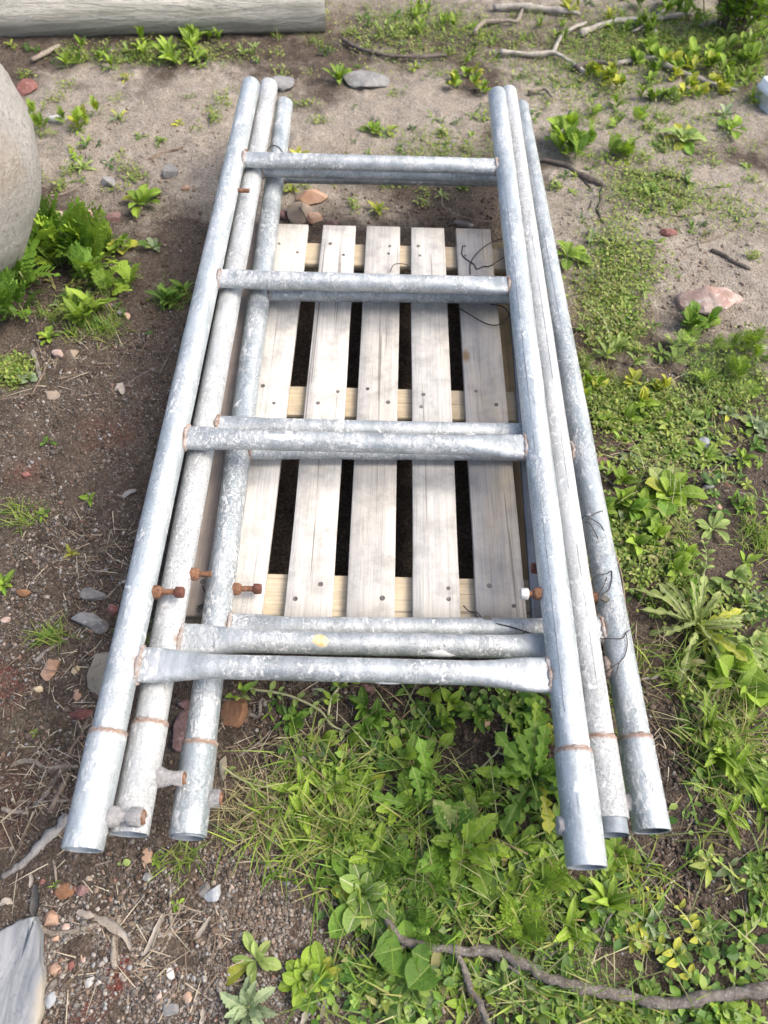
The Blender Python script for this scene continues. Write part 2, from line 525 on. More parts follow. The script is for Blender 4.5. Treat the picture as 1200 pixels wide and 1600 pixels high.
def soil_material():
    m, nt, p, out = new_mat('soil')
    v = coords(nt, randomize=False)
    at_ = nt.nodes.new('ShaderNodeAttribute'); at_.attribute_name = 'tint'
    sp = nt.nodes.new('ShaderNodeSeparateColor'); L(nt, at_.outputs['Color'], sp.inputs[0])
    dk_at = nt.nodes.new('ShaderNodeAttribute'); dk_at.attribute_name = 'dark_soil'
    big = nz(nt, v, 3.2, 6, .6); mid = nz(nt, v, 17, 6, .68); fine = nz(nt, v, 120, 5, .75)
    brown = mix(nt, ramp(nt, mid, [(.35, 0.0), (.68, 1.0)]), (.070, .054, .042), (.152, .120, .092))
    brown = mix(nt, ramp(nt, big, [(.42, 0.0), (.66, .6)]), brown, (.118, .090, .070))
    pale = mix(nt, ramp(nt, mid, [(.35, 0.0), (.66, 1.0)]), (.285, .250, .205), (.445, .405, .345))
    pale = mix(nt, ramp(nt, big, [(.45, 0.0), (.65, .55)]), pale, (.32, .29, .25))
    pale = mix(nt, ramp(nt, nz(nt, v, 7, 7, .72), [(.52, 0.0), (.62, .55)]), pale, (.25, .228, .195))
    dfac = ramp(nt, mth(nt, 'ADD', sp.outputs[0], mth(nt, 'MULTIPLY', mth(nt, 'SUBTRACT', mid, .5), .7)), [(.22, 0.0), (.72, 1.0)])
    col = mix(nt, dfac, brown, pale)
    col = mix(nt, mth(nt, 'MULTIPLY', dk_at.outputs['Fac'], .72), col, (.036, .028, .022))
    # grains: sand and grit in several colours
    gr = vor(nt, v, 260, 'F1', 'Color')
    gs = nt.nodes.new('ShaderNodeSeparateColor'); L(nt, gr, gs.inputs[0])
    col = mix(nt, ramp(nt, gs.outputs[0], [(.72, 0.0), (.80, .5)]), col, mix(nt, dfac, (.22, .18, .145), (.42, .36, .29)))
    col = mix(nt, ramp(nt, gs.outputs[1], [(.80, 0.0), (.88, .6)]), col, mix(nt, dfac, (.035, .028, .024), (.14, .11, .085)))
    col = mix(nt, mth(nt, 'MULTIPLY', ramp(nt, fine, [(.40, 1.0), (.56, 0.0)]), .5), col, mix(nt, dfac, (.03, .023, .018), (.15, .12, .09)))
    col = mix(nt, mth(nt, 'MULTIPLY', mth(nt, 'MULTIPLY', sp.outputs[1], .6), ramp(nt, nz(nt, v, 45, 5, .7), [(.42, 0.0), (.60, 1.0)])), col, (.105, .125, .035))
    rf = mth(nt, 'MULTIPLY', sp.outputs[2], ramp(nt, nz(nt, v, 60, 5, .7), [(.36, 0.0), (.60, .85)]))
    col = mix(nt, rf, col, (.17, .035, .025))
    L(nt, col, p.inputs['Base Color'])
    p.inputs['Roughness'].default_value = .95
    p.inputs['Specular IOR Level'].default_value = .15
    h = mth(nt, 'ADD', mth(nt, 'MULTIPLY', mid, 1.2), mth(nt, 'ADD', mth(nt, 'MULTIPLY', fine, .55), mth(nt, 'MULTIPLY', vor(nt, v, 240), -.35)))
    L(nt, bump(nt, h, 1.0, .010), p.inputs['Normal'])
    return m


M['soil'] = soil_material()
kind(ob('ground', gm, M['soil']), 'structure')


# ------------------------------------------------------------------ pallet
def board_mesh(name, Ln, W, T, seed, segs=16, ch=.0016, wav=.0012, taper=0.0):
    """a plank along local Y, origin at the middle of its underside"""
    cs = np.array([(-W / 2 + ch, 0), (W / 2 - ch, 0), (W / 2, ch), (W / 2, T - ch), (W / 2 - ch, T), (W / 6, T), (-W / 6, T), (-W / 2 + ch, T), (-W / 2, T - ch), (-W / 2, ch)])
    n = len(cs); V = []
    for i in range(segs + 1):
        t = i / segs; y = -Ln / 2 + Ln * t
        q = cs.copy()
        q[:, 0] *= 1 + taper * (t - .5)
        q[:, 0] += wav * 1.6 * (vn(np.sign(q[:, 0]) * 3 + 7, np.full(n, t * 6), seed) - .5)
        q[:, 1] += wav * .5 * (vn(q[:, 0] * 30, np.full(n, t * 5), seed + 3) - .5) * (q[:, 1] > T * .5)
        e = ch * .8 if i in (0, segs) else 0
        V.append(np.stack([q[:, 0], np.full(n, y) + (.0012 * (vn(q[:, 0] * 90, q[:, 1] * 90, seed) - .5) if i in (0, segs) else 0), q[:, 1]], 1))
    V = np.concatenate(V)
    i = np.arange(segs)[:, None] * n; j = np.arange(n)[None]; k = (j + 1) % n
    F = np.stack([i + j, i + k, i + n + k, i + n + j], -1).reshape(-1, 4)
    caps = np.array([list(range(n))[::-1], [segs * n + a for a in range(n)]])
    # flat ends are separate fans so that shading stays crisp
    me = mesh_np(name, V, [F, caps], False)
    return me


PZ = .140                                        # top of the deck
pal = ob('wooden_pallet', None, loc=(0, .76, 0))
tag(pal, 'weathered pale timber pallet lying on the ground under the metal frames', 'pallet')
T_D = .018
PY0, PY1 = PAL_Y0, PAL_Y1 - .004
decks = [(-.322, .088, 'deck_brown', 0.0), (-.219, .094, 'deck', 0), (-.083, .093, 'deck', 0), (.0405, .095, 'deck', 0), (.1685, .094, 'deck', 0), (.2965, .098, 'deck_warm', 0), (.418, .092, 'deck_blue', -.026)]
NAILM = None


def nail_mesh():
    n = 10; th = np.arange(n) / n * 2 * PI
    V = [np.stack([np.cos(th) * r, np.sin(th) * r, np.full(n, z)], 1) for r, z in ((.0052, -.004), (.0050, .0007), (.0042, .0009), (.0030, .0002))]
    V = np.concatenate(V + [np.array([[0, 0, .0003]])])
    i = np.arange(3)[:, None] * n; j = np.arange(n)[None]; k = (j + 1) % n
    F = np.stack([i + j, i + k, i + n + k, i + n + j], -1).reshape(-1, 4)
    jj = np.arange(n)
    return mesh_np('nail', V, [F, np.stack([3 * n + jj, 3 * n + (jj + 1) % n, np.full(n, 4 * n)], 1)])


NAILM = nail_mesh()
NAILM.materials.append(M['nail'])
BEARERS = [.21, .723, 1.262]
for i, (cx, wd, mt, yaw) in enumerate(decks):
    Ln = PY1 - PY0 + rnd.uniform(-.004, .004)
    b = ob('deck_board', board_mesh('deck_board', Ln, wd, T_D, i + 1), M[mt], pal, (cx, (PY0 + PY1) / 2 - .76, PZ - T_D + rnd.uniform(-.001, .0005)), (0, 0, yaw + rnd.uniform(-.003, .003)))
    if mt in ('deck_warm', 'deck_brown', 'deck_blue'):
        b['label'] = {'deck_warm': 'deck board streaked grey and tan', 'deck_brown': 'dusty brown deck board along the pallet edge', 'deck_blue': 'dark bluish deck board along the pallet edge'}[mt]
    for by in BEARERS:
        for q, (ox, oy) in enumerate(((-.022, .020), (.022, -.022))):
            if rnd.random() < .93:
                ob('nail', NAILM, None, b, (ox * rnd.uniform(.7, 1.3) * (1 if i % 2 else -1) * (1 if rnd.random() < .8 else -1), by - (PY0 + PY1) / 2 + oy * rnd.uniform(.5, 1.4), T_D + .0003), (0, 0, rnd.uniform(0, 6)), rnd.uniform(.8, 1.1))
T_B = .020
bw = [.092, .090, .088]
for i, by in enumerate(BEARERS):
    ob('bearer_board', board_mesh('bearer_board', .825, bw[i], T_B, 30 + i), M['bearer'], pal, (.052, by - .76, PZ - T_D - T_B - .001), (0, 0, PI / 2))
for i, (sx, wd, mt) in enumerate(((-.335, .045, 'under'), (.018, .050, 'under'), (.385, .075, 'stringer'))):  # full-height solid beams, shaped to block side light under the deck
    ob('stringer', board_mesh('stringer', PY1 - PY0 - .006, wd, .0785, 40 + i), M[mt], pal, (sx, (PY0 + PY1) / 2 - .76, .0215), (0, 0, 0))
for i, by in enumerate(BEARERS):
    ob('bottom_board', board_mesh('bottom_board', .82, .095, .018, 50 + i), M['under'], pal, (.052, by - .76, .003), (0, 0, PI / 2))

# ------------------------------------------------------------------ scaffold frames
R_LEG, R_SLV, R_RNG = .0272, .0305, .0208


def pipe(y0, y1, r, wall=.0032, n=28, step=.03, seed=0, dents=.0005, inner=.12, bend=0.0):
    """hollow tube along Y, open ends with a rim"""
    m = max(int((y1 - y0) / step), 3)
    t = np.linspace(y0, y1, m + 1)
    th = np.arange(n) / n * 2 * PI
    prof = [(y0 + inner, r - wall)] + [(y0 + .001, r - wall)] + [(y0, r - wall * .6), (y0, r - .0006), (y0 + .0008, r)] + [(q, r) for q in t[1:-1]] + [(y1 - .0008, r), (y1, r - .0006), (y1, r - wall * .6), (y1 - .001, r - wall), (y1 - inner, r - wall)]
    V = []
    for (y, rr) in prof:
        d = dents * (vn(np.cos(th) * 2 + y * 9 + seed, np.sin(th) * 2 + y * 7, seed) - .5) * 2
        V.append(np.stack([np.cos(th) * (rr + d), np.full(n, y), np.sin(th) * (rr + d) + bend * (y * y)], 1))
    V = np.concatenate(V)
    mm = len(prof)
    i = np.arange(mm - 1)[:, None] * n; j = np.arange(n)[None]; k = (j + 1) % n
    F = np.stack([i + j, i + n + j, i + n + k, i + k], -1).reshape(-1, 4)
    return V, [F], prof


def pipe_mesh(name, mats, *a, joints=(), side=1, ring=None, **k):
    V, F, prof = pipe(*a, **k)
    rs = np.zeros(len(V))
    for y in joints:
        rs = np.maximum(rs, np.exp(-((V[:, 1] - y) / .024) ** 2) * np.clip(-.25 + 1.2 * side * V[:, 0] / R_LEG, 0, 1) * .95)
    if ring is not None:
        rs = np.maximum(rs, .95 * np.exp(-np.abs(V[:, 1] - ring) / .010))
    me = mesh_np(name, V, F, True, rs)
    for m in mats:
        me.materials.append(m)
    n = k.get('n', 28)
    mi = np.zeros(len(me.polygons), np.int32)
    mi[:1 * n] = 1; mi[-n:] = 1
    me.polygons.foreach_set('material_index', mi)
    return me


def ring_bead(cx, cy, cz, ra, rb, axis, tr, seed, n=26, q=8, arc=(0, 2 * PI)):
    """lumpy ring of weld round an axis ('X' or 'Y')"""
    th = np.linspace(arc[0], arc[1], n, endpoint=abs(arc[1] - arc[0]) < 6.2)
    closed = abs(arc[1] - arc[0]) > 6.2
    V = []
    for i, tt in enumerate(th):
        rr = tr * (.25 + 1.25 * float(vn(i * .83, seed * 2.7, seed)) ** 1.3)
        w = np.arange(q) / q * 2 * PI
        c = np.array([math.cos(tt), math.sin(tt)])
        o = rr * np.cos(w); s = rr * np.sin(w) * 1.25 + .0025 * (float(vn(i * .5, seed, seed + 9)) - .5)
        A = c[0] * (ra + o); B = c[1] * (rb + o)
        V.append(np.stack([cx + s, cy + A, cz + B], 1) if axis == 'X' else np.stack([cx + A, cy + s, cz + B], 1))
    V = np.concatenate(V); m = len(th)
    ii = np.arange(m if closed else m - 1)[:, None]; j = np.arange(q)[None]; k = (j + 1) % q
    a = ii * q; b = ((ii + 1) % m) * q
    F = np.stack([a + j, a + k, b + k, b + j], -1).reshape(-1, 4)
    return V, [F]


def rung_mesh(x0, x1, y, flL, flR, seed, n=22):
    """round tube between the legs, hammered flatter and wider towards its ends"""
    t = np.unique(np.r_[np.linspace(0, 1, 41), np.linspace(0, .06, 9), np.linspace(.94, 1, 9)])
    th = np.arange(n) / n * 2 * PI
    V = []
    Ltot = x1 - x0
    for q in t:
        x = x0 + Ltot * q
        fl = flL * (1 - sstep(.02, .135, q * Ltot)) + flR * (1 - sstep(.02, .135, (1 - q) * Ltot))
        a = R_RNG * (1 + .48 * fl); b = R_RNG * (1 - .50 * fl)
        sag = .0012 * (float(vn(q * 5, seed, seed)) - .5)
        ct, st = np.cos(th), np.sin(th)
        pw = 1 - .35 * fl
        cy = np.sign(ct) * np.abs(ct) ** pw * a; cz = np.sign(st) * np.abs(st) ** pw * b
        d = .0005 * (vn(ct * 2 + q * 30, st * 2 + seed, seed) - .5)
        V.append(np.stack([np.full(n, x), y + cy + d + sag, cz + d], 1))
    V = np.concatenate(V); m = len(t)
    i = np.arange(m - 1)[:, None] * n; j = np.arange(n)[None]; k = (j + 1) % n
    F = np.stack([i + j, i + k, i + n + k, i + n + j], -1).reshape(-1, 4)
    rs = np.exp(-np.minimum(V[:, 0] - x0, x1 - V[:, 0]) / .013)
    return mesh_np('rung', V, [F, np.array([list(range(n))[::-1], [(m - 1) * n + a for a in range(n)]])], True, rs)


def lathe_x(prof, n=16, hexa=None, seed=0, rough=0.0):
    """profile of (x, r) turned about X; entries flagged in hexa are six-sided"""
    th = np.arange(n) / n * 2 * PI
    V = []
    for i, (x, r) in enumerate(prof):
        k = np.ones(n)
        if hexa and hexa[i]:
            k = math.cos(PI / 6) / np.cos(((th + .2) % (PI / 3)) - PI / 6)
        k = k * (1 + rough * (vn(np.cos(th) * 2 + x * 200, np.sin(th) * 2 + seed, seed) - .5) * 2)
        V.append(np.stack([np.full(n, x), np.cos(th) * r * k, np.sin(th) * r * k], 1))
    V = np.concatenate(V); m = len(prof)
    i = np.arange(m - 1)[:, None] * n; j = np.arange(n)[None]; kk = (j + 1) % n
    F = np.stack([i + j, i + kk, i + n + kk, i + n + j], -1).reshape(-1, 4)
    return V, [F, np.array([list(range(n))[::-1], [(m - 1) * n + a for a in range(n)]])]


def bolt_parts(leg, x, y, z, sgn, collar=True, head=True, shaft=.030, headmat='bolt_rust', collarmat='rust', sc=1.0):
    """welded nut, threaded shank and hexagon head sticking out of a leg"""
    rot = (0, 0, 0 if sgn > 0 else PI)
    if collar:
        V, F = lathe_x([(-.004, .0125), (.002, .0135), (.010, .0130), (.0145, .0105), (.015, .006)], 16, [1, 1, 1, 1, 0], 3, .12)
        ob('welded_nut', mesh_np('welded_nut', V * sc, F), M[collarmat], leg, (x, y, z), rot)
    pr = [(0, .0058)]
    k = 0
    xx = .013
    while xx < .013 + shaft:
        pr += [(xx, .0061), (xx + .0011, .0050)]; xx += .0022
    V, F = lathe_x(pr, 12, None, 5, .05)
    ob('bolt_shank', mesh_np('bolt_shank', V * sc, F), M['rust'], leg, (x, y, z), rot)
    if head:
        s0 = .013 + shaft - .004
        V, F = lathe_x([(s0, .0085), (s0 + .0012, .0112), (s0 + .013, .0112), (s0 + .0152, .0095), (s0 + .0155, .004)], 24, [0, 1, 1, 0, 0], 4, .03)
        ob('bolt_head', mesh_np('bolt_head', V * sc, F, False), M[headmat], leg, (x, y, z), rot)


def stub(leg, x, y, z, sgn, prof, rustcap=True):
    V, F = lathe_x(prof, 18, None, int(abs(y) * 100) + 3, .22)
    s = ob('locking_stub', mesh_np('locking_stub', V, F), M['zinc_cast'], leg, (x, y, z), (0, 0, 0 if sgn > 0 else PI))
    if rustcap:
        xe = prof[-1][0]
        V, F = ring_bead(xe, 0, 0, prof[-2][1] * .75, prof[-2][1] * .75, 'X', .0022, 5, 16, 6)
        ob('rust_rim', mesh_np('rust_rim', V, F), M['rust'], leg, (x, y, z), (0, 0, 0 if sgn > 0 else PI))


def make_frame(label, cx, z, yaw, W, legs, rungs, seed):
    """legs: dict side -> (y0, y1, ring y, material); rungs: list of (y, flattened left, flattened right)"""
    root = ob('scaffold_frame', None, loc=(cx, 0, z), rot=(0, 0, yaw))
    tag(root, label, 'scaffold frame', 'galvanised scaffold frames stacked on the pallet')
    out = {}
    for side, (y0, y1, yr, mt) in legs.items():
        sx = -W / 2 if side == 'L' else W / 2
        sd = seed * 10 + (1 if side == 'L' else 2)
        leg = ob('leg', pipe_mesh('leg', [M[mt], M['pipe_inside']], yr - .05, y1, R_LEG, seed=sd, step=.012, joints=[q[0] for q in rungs], side=1 if side == 'L' else -1, ring=yr), None, root, (sx, 0, 0))
        ob('sleeve', pipe_mesh('sleeve', [M[mt], M['pipe_inside']], y0, yr, R_SLV, wall=.0040, seed=sd + 5, inner=.15, step=.008, ring=yr), None, leg)
        V, F = ring_bead(0, yr + .001, 0, R_SLV - .0022, R_SLV - .0022, 'Y', .0030, sd, 40, 6)
        ob('weld_bead', mesh_np('weld_bead', V, F), M['weld_rusty'], leg)
        out[side] = leg
    for i, (y, fl, fr) in enumerate(rungs):
        ins = R_LEG * .86
        rg = ob('rung', rung_mesh(-W / 2 + ins, W / 2 - ins, y, fl, fr, seed * 7 + i), M['zinc_rung'], root)
        for s, f in ((-1, fl), (1, fr)):
            a = R_RNG * (1 + .48 * f) + .001; b = R_RNG * (1 - .5 * f) + .001
            V, F = ring_bead(s * (W / 2 - R_LEG + .0005), y, 0, a, b, 'X', .0038, seed * 31 + i * 3 + s, 34, 7)
            ob('weld_bead', mesh_np('weld_bead', V, F), M['weld'] if (i + s) % 3 else M['weld_rusty'], rg)
        out[('r', i)] = rg
    return root, out


ZA, ZB, ZC = .264, .2160, .1680
fa, A = make_frame('topmost galvanised scaffold frame, its rungs lying over the other frames', 0, ZA, 0, .75,
                   {'L': (-.290, 1.855, -.118, 'zinc'), 'R': (-.297, 1.838, -.128, 'zinc')},
                   [(0, 1, 1), (.489, .7, .85), (.978, .6, .7), (1.4675, .5, .5)], 1)
fb, B = make_frame('dull grey scaffold frame sandwiched between the top and bottom frames', .0530, ZB, .0045, .758,
                   {'L': (-.258, 1.947, -.085, 'zinc_dull'), 'R': (-.222, 1.940, -.095, 'zinc_dull')},
                   [(.068, 1, .8), (.562, .4, .4), (1.030, .3, .3), (1.500, .3, .3)], 2)
fc, Cc = make_frame('bottom scaffold frame resting on the pallet boards, one leg splayed away', .1305, ZC, .0205, .760,
                    {'L': (-.245, 1.935, -.098, 'zinc_stained'), 'R': (-.236, 1.940, -.085, 'zinc_stained')},
                    [(.122, .6, .6), (.545, .4, .4), (1.050, .35, .35), (1.553, .3, .3)], 3)


def leg_xy(root, leg, px, py):
    """local y on a leg for a photograph spot"""
    z = root.location.z
    p = at(px, py, z)
    c, s = math.cos(root.rotation_euler.z), math.sin(root.rotation_euler.z)
    dx, dy = p[0] - root.location.x, p[1] - root.location.y
    return -s * dx + c * dy


ya = leg_xy(fa, A['L'], 262, 925)
bolt_parts(A['L'], R_LEG - .002, ya, 0, 1)
bolt_parts(B['L'], R_LEG - .002, leg_xy(fb, B['L'], 320, 897), 0, 1, head=False, shaft=.026)
bolt_parts(Cc['L'], R_LEG - .002, leg_xy(fc, Cc['L'], 385, 920), 0, 1)
bolt_parts(A['R'], -R_LEG + .002, leg_xy(fa, A['R'], 835, 928), 0, -1, headmat='nut_bright', shaft=.014)
bolt_parts(B['R'], -R_LEG + .002, leg_xy(fb, B['R'], 835, 888), 0, -1, collar=False, shaft=.034, headmat='bolt_rust')
bolt_parts(Cc['R'], -R_LEG + .002, leg_xy(fc, Cc['R'], 940, 935), 0, -1, head=False, shaft=.012)
bolt_parts(A['L'], R_LEG - .002, leg_xy(fa, A['L'], 383, 298), 0, 1, collar=False, head=False, shaft=.018)
V, F = ring_bead(R_LEG - .0005, leg_xy(fa, A['L'], 378, 240), .004, .006, .006, 'X', .005, 4, 16, 6)
ob('rust_lump', mesh_np('rust_lump', V, F), M['rust'], A['L'])
V, F = ring_bead(-R_LEG - .002, leg_xy(fc, Cc['R'], 945, 1043), .0, .016, .010, 'X', .0075, 9, 22, 7)
ob('rust_lump', mesh_np('rust_lump', V, F), M['weld_rusty'], Cc['R'])
stub(A['L'], R_SLV - .003, leg_xy(fa, A['L'], 190, 1276), -.002, 1, [(-.004, .0135), (.006, .0145), (.016, .0130), (.021, .0085), (.028, .0080), (.032, .0125), (.046, .0140), (.052, .0125), (.053, .006)])
stub(B['L'], R_SLV - .003, leg_xy(fb, B['L'], 262, 1215), -.002, 1, [(-.005, .0165), (.006, .0155), (.016, .0125), (.028, .0115), (.040, .0125), (.043, .0115), (.0435, .005)])
stub(Cc['L'], R_SLV - .003, leg_xy(fc, Cc['L'], 333, 1247), -.002, 1, [(-.005, .0155), (.006, .0150), (.014, .0140), (.018, .0125), (.0185, .006)])
stub(A['R'], -R_SLV + .003, leg_xy(fa, A['R'], 877, 1290), -.002, -1, [(-.005, .0150), (.004, .0140), (.009, .0125), (.0105, .010), (.011, .005)], False)
stub(Cc['R'], -R_SLV + .003, leg_xy(fc, Cc['R'], 982, 1255), -.002, -1, [(-.005, .0155), (.004, .0145), (.010, .0130), (.0125, .010), (.013, .005)], False)
stub(B['R'], -R_SLV + .003, -.19, -.002, -1, [(-.005, .0150), (.004, .0140), (.010, .0125), (.0125, .010), (.013, .005)], False)


def seam(leg, ang, segs, r, wd=.0007):
    """dashed lengthwise seam, slightly proud of the tube"""
    for (y0, y1) in segs:
        mb = MB()
        ys_ = np.linspace(y0, y1, 14)
        ca, sa = math.cos(ang), math.sin(ang)
        c = np.array([ca, 0, sa]); t = np.array([-sa, 0, ca])
        V = []
        for i, y in enumerate(ys_):
            ww = wd * (.35 + .65 * math.sin(PI * min(max(i / 13, .03), .97)) ** .4) * rnd.uniform(.7, 1.2)
            for (u, v) in ((-ww, r - .0015), (ww, r - .0015), (ww, r + .0005), (-ww, r + .0005)):
                V.append(c * v + t * u + np.array([0, y, 0]))
        V = np.array(V); n = 4; m = len(ys_)
        i = np.arange(m - 1)[:, None] * n; j = np.arange(n)[None]; k = (j + 1) % n
        F = np.stack([i + j, i + k, i + n + k, i + n + j], -1).reshape(-1, 4)
        ob('seam', mesh_np('seam', V, [F, np.array([[3, 2, 1, 0], [(m - 1) * 4 + q for q in range(4)]])], False), M['seam'], leg)


seam(A['R'], 2.05, [(-.07, .16), (.17, .30), (.31, .36), (.46, .52), (.55, .80), (.84, 1.05), (1.07, 1.36)], R_LEG)
seam(B['R'], 1.45, [(-.02, .09), (.12, .17), (.20, .27), (.40, .55), (.70, 1.2)], R_LEG)
seam(Cc['R'], 1.8, [(.9, 1.3), (1.4, 1.7)], R_LEG)


def patch(parent, y, x, z0, rx, ra, ang0, r, mat, seed, nm):
    """irregular skin of paint on a rung (tube along X)"""
    n = 16; V = [[x, y + math.cos(ang0) * (r + .0012), z0 + math.sin(ang0) * (r + .0012)]]
    for q in range(n):
        t = q / n * 2 * PI
        k = .6 + .7 * float(vn(math.cos(t) * 1.7 + seed, math.sin(t) * 1.7, seed))
        for m_ in (.6, 1.0):
            aa = ang0 + math.sin(t) * ra * k * m_
            rr = r + (.0010 if m_ < 1 else -.0005)
            V.append([x + math.cos(t) * rx * k * m_, y + math.cos(aa) * rr, z0 + math.sin(aa) * rr])
    F3 = [[0, 1 + 2 * q, 1 + 2 * ((q + 1) % n)] for q in range(n)]
    F4 = [[1 + 2 * q, 2 + 2 * q, 2 + 2 * ((q + 1) % n), 1 + 2 * ((q + 1) % n)] for q in range(n)]
    return ob(nm, mesh_np(nm, np.array(V), [np.array(F3), np.array(F4)]), mat, parent)


patch(B[('r', 0)], .068, -.098, 0, .016, .75, 1.75, R_RNG, M['paint_orange'], 3, 'paint_mark')
patch(A[('r', 1)], .489, -.150, 0, .045, .33, 1.9, R_RNG, M['paint_white'], 4, 'paint_mark')
patch(A[('r', 0)], 0, .075, 0, .022, .5, 3.6, R_RNG, M['paint_white'], 7, 'paint_mark')
patch(B[('r', 0)], .068, .115, 0, .026, .5, 2.9, R_RNG, M['paint_white'], 8, 'paint_mark')

# ------------------------------------------------------------------ log, boulder, slab, white box
M['log'] = simple('log_wood', (.34, .335, .28), (.64, .62, .56), 30, .9, 0, 1.0, .02, (.08, 1, 1), spots=(.22, .225, .185), randv=0)
M['log_end'] = simple('log_end', (.18, .15, .12), (.33, .29, .24), 14, .9, 0, .7, .006, randv=0)
M['log_scar'] = simple('log_scar', (.10, .065, .04), (.22, .15, .10), 18, .9, 0, .7, .006, (.3, 1, 1), randv=0)


def make_log():
    p0 = np.array([-3.1, 2.54, .0]); p1 = np.array([-.222, 2.825, .0])
    root = ob('log', None, loc=p1)
    tag(root, 'long weathered greyish log lying across the far corner of the yard', 'log')
    r = .096
    n, m = 48, 90
    ax = (p0 - p1); Ln = np.linalg.norm(ax); ax /= Ln
    side = np.cross(ax, [0, 0, 1]); side /= np.linalg.norm(side)
    V = []
    th = np.arange(n) / n * 2 * PI
    for i in range(m):
        t = i / (m - 1) * Ln
        rr = r * (1 + .05 * (t / Ln)) * (1 + .09 * (fbm(np.cos(th) * 1.2 + t * 1.6, np.sin(th) * 1.2 + 4, 81) - .5) * 2 + .06 * (fbm(np.cos(th) * 9 + t * .5, np.sin(th) * 9, 83) - .5) * 2)
        if i == 0:
            rr = rr * .96
        V.append(ax * t + np.array([0, 0, r - .012]) + np.outer(np.cos(th) * rr, side) + np.outer(np.sin(th) * rr, [0, 0, 1]))
    V = np.concatenate(V)
    i = np.arange(m - 1)[:, None] * n; j = np.arange(n)[None]; k = (j + 1) % n
    F = np.stack([i + j, i + k, i + n + k, i + n + j], -1).reshape(-1, 4)
    ob('trunk', mesh_np('trunk', V, [F]), M['log'], root)
    # sawn end
    V2 = V[:n] + ax * .001
    c = V2.mean(0)
    rings = [c + (V2 - c) * s + ax * (.004 * (1 - s)) for s in (1.0, .66, .33)]
    VV = np.concatenate(rings + [c[None]])
    jj = np.arange(n); kk = (jj + 1) % n
    F4 = np.concatenate([np.stack([q * n + jj, (q + 1) * n + jj, (q + 1) * n + kk, q * n + kk], 1) for q in (0, 1)])
    ob('sawn_end', mesh_np('sawn_end', VV, [F4, np.stack([2 * n + jj, np.full(n, 3 * n), 2 * n + kk], 1)]), M['log_end'], root)
    # torn brown scar on top near the end
    sc = MB()
    for q in range(7):
        t0 = .02 + q * .03; L_ = rnd.uniform(.10, .22); a0 = 1.05 + q * .09
        pts = [ax * (t0 + L_ * u) + np.array([0, 0, r - .012]) + (side * math.cos(a0) + np.array([0, 0, 1]) * math.sin(a0)) * (r * 1.0) for u in np.linspace(0, 1, 9)]
        v, f = tube(pts, .013 * np.sin(np.linspace(.25, PI - .2, 9)), 7, rough=.4, seed=q, flat=.45)
        sc.add(v, f)
    ob('bark_scar', sc.mesh('bark_scar'), M['log_scar'], root)


make_log()


def rock_mesh(name, size, seed, cuts=9, sub=3, rough=.06, flat=None):
    """boulder: sphere cut by random planes, then roughened"""
    bm = bmesh.new()
    bmesh.ops.create_icosphere(bm, subdivisions=sub, radius=1.0)
    V = np.array([v.co[:] for v in bm.verts])
    F = np.array([[v.index for v in f.verts] for f in bm.faces])
    bm.free()
    r = np.random.default_rng(seed)
    for _ in range(cuts):
        nrm = r.normal(size=3); nrm /= np.linalg.norm(nrm)
        d = r.uniform(.42, .82)
        e = V @ nrm - d
        V = V - np.outer(np.maximum(e, 0) * .94, nrm)
    l = np.linalg.norm(V, axis=1)
    V *= (1 + rough * ((fbm(V[:, 0] * 2.6 + V[:, 2] * 2 + seed, V[:, 1] * 2.6 - V[:, 2] * 1.3, seed, 4) - .5) * 2))[:, None]
    V *= np.array(size)
    if False and flat is not None:
        V[:, 2] = np.maximum(V[:, 2], flat)
    me = mesh_np(name, V, F, True)
    me.set_sharp_from_angle(angle=math.radians(24))
    return me


def stone_mat(key, c1, c2, scale=22, spots=None, rough=.85):
    def ds(c):
        g_ = sum(c) / 3
        return tuple(g_ + (a - g_) * .74 - .012 for a in c)
    c1, c2, spots = ds(c1), ds(c2), (ds(spots) if spots else None)
    M[key] = simple(key, c1, c2, scale, rough, 0, .8, .004, spots=spots, randv=.12)


stone_mat('st_grey', (.17, .17, .17), (.30, .295, .285), 24, (.38, .37, .35))
stone_mat('st_blue', (.23, .26, .29), (.36, .39, .42), 24, (.44, .45, .47))
stone_mat('st_dark', (.13, .125, .115), (.24, .225, .205), 24, (.30, .28, .25))
stone_mat('st_tan', (.30, .22, .14), (.47, .37, .26), 20, (.25, .17, .11))
stone_mat('st_orange', (.36, .19, .10), (.52, .33, .21), 20, (.28, .14, .08))
stone_mat('st_pink', (.34, .19, .14), (.56, .43, .36), 16, (.60, .50, .45))
stone_mat('st_red', (.15, .045, .035), (.27, .10, .08), 26, (.32, .19, .16))
stone_mat('st_maroon', (.13, .06, .055), (.26, .14, .125), 40, (.36, .26, .24))
stone_mat('st_rust', (.20, .085, .03), (.32, .15, .055), 40, (.13, .06, .03))
stone_mat('st_white', (.36, .355, .345), (.52, .51, .49), 24)
stone_mat('st_yellow', (.42, .31, .15), (.55, .43, .25), 22, (.36, .25, .12))
stone_mat('st_olive', (.20, .17, .115), (.33, .285, .20), 10, (.15, .125, .085))


